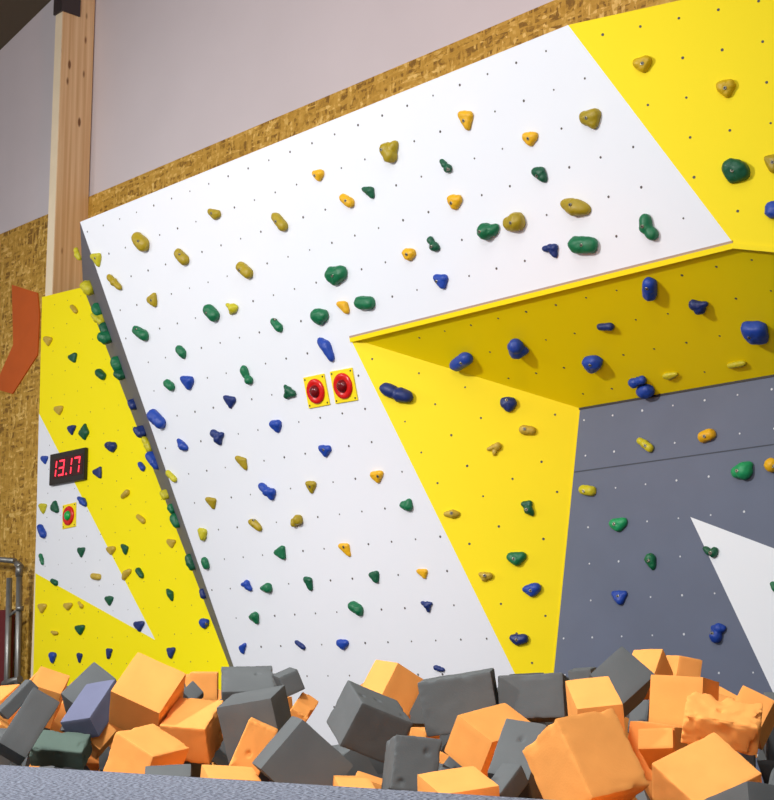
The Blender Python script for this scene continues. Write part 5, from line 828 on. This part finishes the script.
# yellow board edge that covers the corner between lower yellow and grey panels
Ka, Ma = P3('L', 2), P3('L', 1)
_, uL, vL, nL, mL = frame('L')
dk = (Ma-Ka).normalized()
bar('corner_board', Ka, Ma, perp(-uL, dk) if False else dk.cross(perp(nL, dk)), perp(nL, dk), .018, .03, M['yellow'], big, .004)

Sk, Sr_ = P3('S', 1), P3('S', 2)
ds_ = (Sr_-Sk).normalized(); _, uG, vG, nG, mG = frame('G')
bar('joint_strip', Sk, Sr_, perp(vG, ds_), perp(nG, ds_), .012, .01, M['socket'], big, .003, 'dark joint strip')
# ------------------------------------------------------------------ climbing holds
ICO = bmesh.new(); bmesh.ops.create_icosphere(ICO, subdivisions=4, radius=1)
ICO.verts.ensure_lookup_table()
DIRS = [v.co.copy() for v in ICO.verts]
IFACES = [[v.index for v in f.verts] for f in ICO.faces]
NB = [[e.other_vert(v).index for e in v.link_edges] for v in ICO.verts]
IC2 = bmesh.new(); bmesh.ops.create_icosphere(IC2, subdivisions=2, radius=1)
D2 = [v.co.copy() for v in IC2.verts]

def hold_mesh(mode, lobes, seed):
    tot = sum(l[3] for l in lobes)
    c = Vector((0, 0, 0))
    for l in lobes: c += Vector((l[0], l[1], l[2]))*(l[3]/tot)
    rm = max(l[3] for l in lobes)
    wmin = min(l[2]/l[3] for l in lobes)
    feet = [(l[0], l[1], 0.0, l[3]*.9) for l in lobes]
    if mode == 'h':
        hb = bmesh.new()
        for (a, b, w, r) in [tuple(l) for l in lobes]+feet:
            for d in D2: hb.verts.new((a+d.x*r, b+d.y*r, w+d.z*r*.92))
        res = bmesh.ops.convex_hull(hb, input=hb.verts[:])
        bmesh.ops.delete(hb, geom=[v for v in hb.verts if not v.link_faces], context='VERTS')
        bvh = BVHTree.FromBMesh(hb); hb.free()
        rad = []
        for d in DIRS:
            hit = bvh.ray_cast(c+d*5, -d)
            rad.append((hit[0]-c).length if hit[0] else rm)
    else:
        al = [tuple(l) for l in lobes]
        al += [((p[0]+q[0])/2, (p[1]+q[1])/2, (p[2]+q[2])/2, min(p[3], q[3])*.8) for p, q in zip(al, al[1:])]
        al += [f for f, l in zip(feet, lobes) if l[2] > l[3]]
        rad = []
        for d in DIRS:
            best = 0
            for (a, b, w, r) in al:
                oc = Vector((a, b, w))-c; bq = oc.dot(d); disc_ = bq*bq-(oc.length_squared-r*r)
                if disc_ > 0:
                    t = bq+math.sqrt(disc_)
                    if t > best: best = t
            rad.append(max(best, rm*.42))
    for _ in range(1 if mode == 'h' else 4):
        rad = [(rad[i]*2+sum(rad[j] for j in NB[i]))/(2+len(NB[i])) for i in range(len(rad))]
    off = Vector((seed*1.37, seed*.71, seed*2.3))
    bm = bmesh.new()
    for d, r in zip(DIRS, rad):
        k = 1+.09*noise.noise(d*1.9+off)+.035*noise.noise(d*5+off)
        co = c+d*r*k
        if co.z < 0: co.z = -.001
        bm.verts.new(co)
    bm.verts.ensure_lookup_table()
    for f in IFACES: bm.faces.new([bm.verts[i] for i in f])
    return bm

GRP = {'W': 'white overhanging panel', 'Y': 'upper right yellow panel', 'S': 'underside of the overhang', 'L': 'lower yellow panel', 'G': 'grey wall', 'T': 'grey side strip', 'V': 'clock wall'}
CW = dict(olive='yellow', oliveY='yellow', amber='yellow', lime='yellow', tan='yellow', green='green', lgreen='green', dgreen='green', blue='blue', dblue='blue')
bolt_me = None
for i, (k, colr, mode, c0, lobes, bolt, label) in enumerate(HOLDS):
    o, u, v, n, m = frame(k)
    bm = hold_mesh(mode, lobes, i+1)
    bvh = BVHTree.FromBMesh(bm)
    ho = obj('climbing_hold', bm, M['h_'+colr], smooth=True)
    place(ho, on(k, c0[0], c0[1], .0005), m)
    tag(ho, label, 'climbing hold', CW[colr]+' holds on the '+GRP[k])
    if bolt:
        hit = bvh.ray_cast(Vector((bolt[0], bolt[1], 1)), Vector((0, 0, -1)))
        if hit[0] and hit[0].z > .01:
            if bolt_me is None:
                b2 = bmesh.new()
                lathe(b2, [(.0095, -.012), (.0095, .0012), (.0075, .0018)], 14, mi=0)
                lathe(b2, [(.0048, .0), (.0048, .0024)], 6, mi=1)
                bo = obj('bolt', b2, [M['bolt'], M['socket']]); bolt_me = bo.data
            else:
                bo = bpy.data.objects.new('bolt', bolt_me); COL.objects.link(bo)
            bo.parent = ho
            bo.matrix_local = Matrix.Translation(hit[0]) @ hit[1].to_track_quat('Z', 'Y').to_matrix().to_4x4()
            bo['label'] = 'steel fixing bolt'
# ------------------------------------------------------------------ red disc plates
def disc_plate(k, rect, label, green=False):
    x, y, w, h_, ang = rect
    o, u, v, n, m = frame(k)
    m = m @ Matrix.Rotation(ang, 3, 'Z')
    root = empty('disc_plate', on(k, x, y, .001), m); tag(root, label, 'button plate', 'yellow plates with red discs')
    s = (w+h_)/4
    bm = bmesh.new(); box(bm, -s, s, -s, s, 0, .008)
    bmesh.ops.bevel(bm, geom=[e for e in bm.edges], offset=.002, segments=2, affect='EDGES')
    obj('plate', bm, M['plate'], root)
    R = s*.80
    bm = bmesh.new(); lathe(bm, [(R, .004), (R, .016), (R*.93, .022), (R*.8, .024), (R*.62, .022), (R*.5, .018)], 36)
    rd = obj('red_disc', bm, M['red'], root); rd['label'] = 'glossy red ring'
    bm = bmesh.new(); lathe(bm, [(R*.52, .012), (R*.5, .024), (R*.40, .036), (R*.22, .042), (R*.05, .043)], 30)
    obj('button', bm, M['lgreenp'] if green else M['dred'], rd)['label'] = 'green button' if green else 'dark red button'
    for sx in (-1, 1):
        for sy in (-1, 1):
            bm = bmesh.new(); lathe(bm, [(.006, .006), (.006, .0095), (.004, .0105)], 10, sx*(s-.016), sy*(s-.016))
            obj('screw', bm, M['socket'], root)
disc_plate('W', PLATES['a'], 'left one of the two red disc plates side by side on the white wall')
disc_plate('W', PLATES['b'], 'right one of the two red disc plates, nearer the yellow corner')
disc_plate('V', PLATES['v'], 'small yellow plate with red ring and green button below the clock', True)

# ------------------------------------------------------------------ digital clock
cx, cy, cw, ch, _ = PLATES['clock']
o, u, v, n, m = frame('V')
ck = empty('digital_clock', on('V', cx+.02, cy, .001), m)
tag(ck, 'black digital wall clock with red digits on the far left climbing wall', 'clock')
bm = bmesh.new(); box(bm, -cw/2, cw/2, -ch/2, ch/2, 0, .032)
bmesh.ops.bevel(bm, geom=bm.edges[:], offset=.004, segments=2, affect='EDGES')
obj('case', bm, M['clock'], ck)
bm = bmesh.new(); box(bm, -cw*.37, cw*.45, -ch*.32, ch*.32, .03, .034)
win = obj('window', bm, M['screen'], ck); win['label'] = 'dark red window'
SEGS = {'1': 'bc', '3': 'abgcd', '7': 'abc'}
def digit(ch_, x, w, h_):
    bm = bmesh.new(); t = .013; sl_ = .12
    def seg(x0, y0, x1, y1):
        q = [(x0+y0*sl_, y0), (x1+y0*sl_, y0), (x1+y1*sl_, y1), (x0+y1*sl_, y1)]
        prism(bm, [(x+a, b) for a, b in q], .033, .0355)
    hh = h_/2
    for s in SEGS[ch_]:
        if s == 'a': seg(-w/2, hh-t, w/2, hh)
        if s == 'g': seg(-w/2, -t/2, w/2, t/2)
        if s == 'd': seg(-w/2, -hh, w/2, -hh+t)
        if s == 'b': seg(w/2-t, t*.7, w/2, hh-t*.2)
        if s == 'c': seg(w/2-t, -hh+t*.2, w/2, -t*.7)
    obj('digit', bm, M['led'], win)
dh = ch*.50
digit('1', -cw*.335, .05, dh); digit('3', -cw*.14, .075, dh); digit('1', cw*.10, .05, dh); digit('7', cw*.295, .08, dh)
bm = bmesh.new(); lathe(bm, [(.009, .033), (.009, .0355)], 12, cw*.0, -dh/2+.006)
obj('dot', bm, M['led'], win)

# ------------------------------------------------------------------ chevron board on the left wall
o, u, v, n, m = frame('B')
bm = bmesh.new(); prism(bm, [(a[0], a[1]) for a in CHEVRON], .001, .013)
cho = obj('chevron_board', bm, M['rust']); place(cho, o, m)
tag(cho, 'orange-brown bent chevron board on the strand board wall at far left', 'wall sign')

# ------------------------------------------------------------------ steel pipe rack and red pad at the left edge
R_ = {k: Vector(a) for k, a in RACK.items()}
rack = empty('pipe_rack', Vector((R_['p1b'].x, R_['p1b'].y, R_['p1b'].z-.5)))
tag(rack, 'galvanised steel pipe rack at the far left edge beside the clock wall', 'rack')
bpy.context.view_layer.update()
def pipe(name, a, b, r, mats):
    bm = bmesh.new(); tube(bm, a-rack.location, b-rack.location, r)
    ob_ = obj(name, bm, mats); ob_.parent = rack
dn = Vector((0, 0, -.295-R_['p1b'].z))
pipe('upright', R_['p1t'], R_['p1b']+dn, .026, M['steel'])
pipe('upright', R_['p2t'], R_['p2b']+dn, .026, M['steel'])
pipe('top_rail', R_['hl'], R_['hr'], .024, M['steel'])
pipe('bottom_rail', R_['bl'], R_['br'], .03, M['steel'])
bm = bmesh.new()
c = R_['p1t']-rack.location; q = R_['hr']-rack.location
tube(bm, q-(q-c)*.5, c+(c-q)*.25, .031); tube(bm, c+Vector((0, 0, .012)), c+Vector((0, 0, -.09)), .032)
obj('elbow', bm, M['steel'], rack)
bm = bmesh.new()
mid = (R_['p1t']+R_['p1b'])/2-rack.location+Vector((0, 0, .12)); m2 = (R_['p2t']+R_['p2b'])/2-rack.location+Vector((0, 0, .12))
tube(bm, mid-Vector((0, 0, .02)), mid+Vector((0, 0, .02)), .033); tube(bm, m2, mid, .014)
obj('clamp', bm, M['steel'], rack)
w_ = (R_['pb']-R_['pa']).length; h_ = (R_['pb']-R_['pc']).length+.45
bm = bmesh.new(); box(bm, -w_, 0, -h_, 0, -.1, -.04)
bmesh.ops.bevel(bm, geom=bm.edges[:], offset=.012, segments=3, affect='EDGES')
pad = obj('crash_pad', bm, M['redpad'])
place(pad, R_['pb'], WALLM); tag(pad, 'dark red vinyl pad standing behind the steel pipes at the left edge', 'crash pad')

# ------------------------------------------------------------------ foam cubes
def foam_mesh(dm, wear, seed, seg=14):
    bm = bmesh.new()
    hx = [d/2 for d in dm]
    idx = {}
    def vert(i, j, k):
        key = (i, j, k)
        if key not in idx: idx[key] = bm.verts.new((i/seg*2-1, j/seg*2-1, k/seg*2-1))
        return idx[key]
    for a in range(seg):
        for b in range(seg):
            for s in (0, seg):
                q = [(a, b), (a+1, b), (a+1, b+1), (a, b+1)]
                if s == 0: q.reverse()
                bm.faces.new([vert(x, y, s) for x, y in q])
                bm.faces.new([vert(s, x, y) for x, y in q])
                bm.faces.new([vert(y, s, x) for x, y in q])
    off = Vector((seed*3.1, seed*1.7, seed*.9))
    pr_ = random.Random(seed); pits = []
    for _ in range(3 if wear > 0 else 0):
        g = [pr_.uniform(-.8, .8)*h for h in hx]; ax = pr_.randrange(3); g[ax] = pr_.choice((-1, 1))*hx[ax]; pits.append(Vector(g))
    r0 = .004
    for v in bm.verts:
        p = Vector((v.co.x*hx[0], v.co.y*hx[1], v.co.z*hx[2]))
        # rounded arrises
        inner = Vector([max(-(h-r0), min(h-r0, c)) for c, h in zip(p, hx)])
        d = p-inner
        if d.length > 1e-6: p = inner+d.normalized()*min(d.length, r0)
        nrm = Vector((v.co.x**9, v.co.y**9, v.co.z**9))
        ed = sorted((abs(v.co.x), abs(v.co.y), abs(v.co.z)))
        edge = max(0, (ed[1]-.72)/.28)                 # 1 on the arrises
        big_ = noise.noise(p*9+off); sm = noise.noise(p*34+off); fine = noise.noise(p*80+off)
        amt = .0012*big_+.0006*sm
        p += nrm.normalized()*amt*1.2 if nrm.length > 1e-6 else Vector()
        if wear > 0:
            chip = max(0, noise.noise(p*22+off*2)-.12)*edge*.05*wear + max(0, fine)*edge*.009*wear
            if wear > .7: chip += max(0, noise.noise(p*26+off)+.05)*.028*(.35+.65*edge)
            p -= p.normalized()*chip
            for g in pits:
                dd = (p-g).length
                if dd < .011: p -= g.normalized()*.009*(1-dd/.011)
        v.co = p
    return bm
for i, (colr, loc, q, dm, wear, label) in enumerate(CUBES):
    ob_ = obj('foam_cube', foam_mesh(dm, wear, i+1, 30 if wear > 0 else 12), M['f_'+colr], smooth=True)
    mod = ob_.modifiers.new('sharp', 'EDGE_SPLIT'); mod.split_angle = math.radians(38)
    mw = Quaternion(q).to_matrix().to_4x4(); mw.translation = loc; ob_.matrix_world = mw
    tag(ob_, label, 'foam cube', ('orange' if colr == 'orange' else 'grey')+' foam cubes heaped in the pit')
src = {}
for i, (loc, q, dm) in enumerate(BURIED):
    key = 'grey' if i % 2 else 'orange'
    if key not in src:
        ob_ = obj('foam_cube', foam_mesh((.165, .165, .165), .05, 90+i, 8), M['f_'+key], smooth=True); src[key] = ob_
        mod = ob_.modifiers.new('sharp', 'EDGE_SPLIT'); mod.split_angle = math.radians(38)
    else:
        ob_ = src[key].copy(); COL.objects.link(ob_)
    mw = Quaternion(q).to_matrix().to_4x4(); mw.translation = loc; ob_.matrix_world = mw
    tag(ob_, key+' foam cube buried under the top layer of the heap', 'foam cube', key+' foam cubes buried under the heap')

# ------------------------------------------------------------------ camera
cam = bpy.data.cameras.new('camera'); co = bpy.data.objects.new('camera', cam); COL.objects.link(co)
r, d, f = [Vector(a) for a in CAM_AXES]
mw = Matrix((r, -d, -f)).transposed().to_4x4(); mw.translation = (0, 0, CAM_H)
co.matrix_world = mw
cam.sensor_fit = 'HORIZONTAL'; cam.sensor_width = 36; cam.lens = F*36/774
cam.clip_start = .05; cam.clip_end = 100
scene.camera = co

# ------------------------------------------------------------------ light
def look(o, tgt):
    o.rotation_euler = (Vector(tgt)-o.location).to_track_quat('-Z', 'Y').to_euler()
def area(name, loc, tgt, size, energy, col=(1, 1, 1), sy=None):
    l = bpy.data.lights.new(name, 'AREA'); l.shape = 'RECTANGLE' if sy else 'DISK'; l.size = size
    if sy: l.size_y = sy
    l.energy = energy; l.color = col
    o = bpy.data.objects.new(name, l); COL.objects.link(o); o.location = loc; look(o, tgt); return o
def spot(name, loc, tgt, energy, col, ang, blend=1.0, r=.1):
    l = bpy.data.lights.new(name, 'SPOT'); l.energy = energy; l.color = col; l.spot_size = math.radians(ang); l.spot_blend = blend; l.shadow_soft_size = r
    o = bpy.data.objects.new(name, l); COL.objects.link(o); o.location = loc; look(o, tgt); return o
# hall floodlight on the left, shining across the walls
area('flood_or_fill', (-5.2, 3.6, 3.7), (-1.5, 9.3, .5), .36, 385, (1, .985, .97))
# second flood on the far left climbing wall
spot('flood_or_fill', (-9.6, 8.0, 3.8), (-2.5, 10.8, 2.2), 620, (1, .985, .97), 62, 1.0, .14)
# added low fill light on the left for the foot of the walls
spot('flood_or_fill', (-5.0, 3.4, 1.7), (-.3, 9.2, -.1), 330, (1, .975, .96), 34, 1.0, .2)
# shaded hall lamp above and behind the eye, aimed at the climbing walls
spot('hall_or_fill_lamp', (-1.2, .4, 4.8), (.1, 8.6, .9), 330, (1, .98, .97), 50, .9, .16)
# added broad fill light behind the eye
area('hall_or_fill_lamp', (-2.2, -2.2, 2.2), (-.9, 8.0, .5), 3.0, 105, (1, .98, .96), 1.4)
# added fill light over the carpet, brightening the foam in the pit
spot('foam_fill', (-1.5, .9, 4.6), (.0, 4.4, -.3), 980, (1, .98, .94), 44, 1.0, .35)
# added broad overhead light that brightens the foam tops
area('overhead_fill', (-1.4, 3.6, 6.6), (-1.4, 3.7, 0), 4.0, 95, (1, .98, .95), 1.6)
# coloured party spots, then an added orange light for the soffit
spot('party_or_fill_spot', (1.5, .5, 5.6), on('B', -6.6, 5.8), 760, (1, .36, .24), 44)
spot('party_or_fill_spot', (-3.5, .5, 5.2), on('W', 2.55, -2.7), 120, (1, .3, .35), 15)
spot('party_or_fill_spot', (2.2, 1.0, 5.2), on('W', 1.35, -.95), 85, (.3, 1, .6), 13)
spot('party_or_fill_spot', (-3.0, .5, 5.4), on('W', 1.45, -.25), 90, (1, .35, .35), 12)
spot('party_or_fill_spot', (2.4, 1.5, 5.2), on('W', 1.9, -2.0), 120, (.35, .35, 1), 13)
spot('party_or_fill_spot', (-1.4, 3.0, .75), on('S', 1.6, -.5), 110, (1, .25, .03), 24)  # added, stands in for orange light bounced up off the foam
w = bpy.data.worlds.new('hall_air'); scene.world = w; w.use_nodes = True
bg = w.node_tree.nodes['Background']; bg.inputs['Color'].default_value = (.95, .96, 1, 1); bg.inputs['Strength'].default_value = .24

vs = scene.view_settings
vs.view_transform = 'Standard'; vs.look = 'None'; vs.exposure = 0; vs.gamma = 1; vs.use_curve_mapping = False
scene.cycles.max_bounces = 6
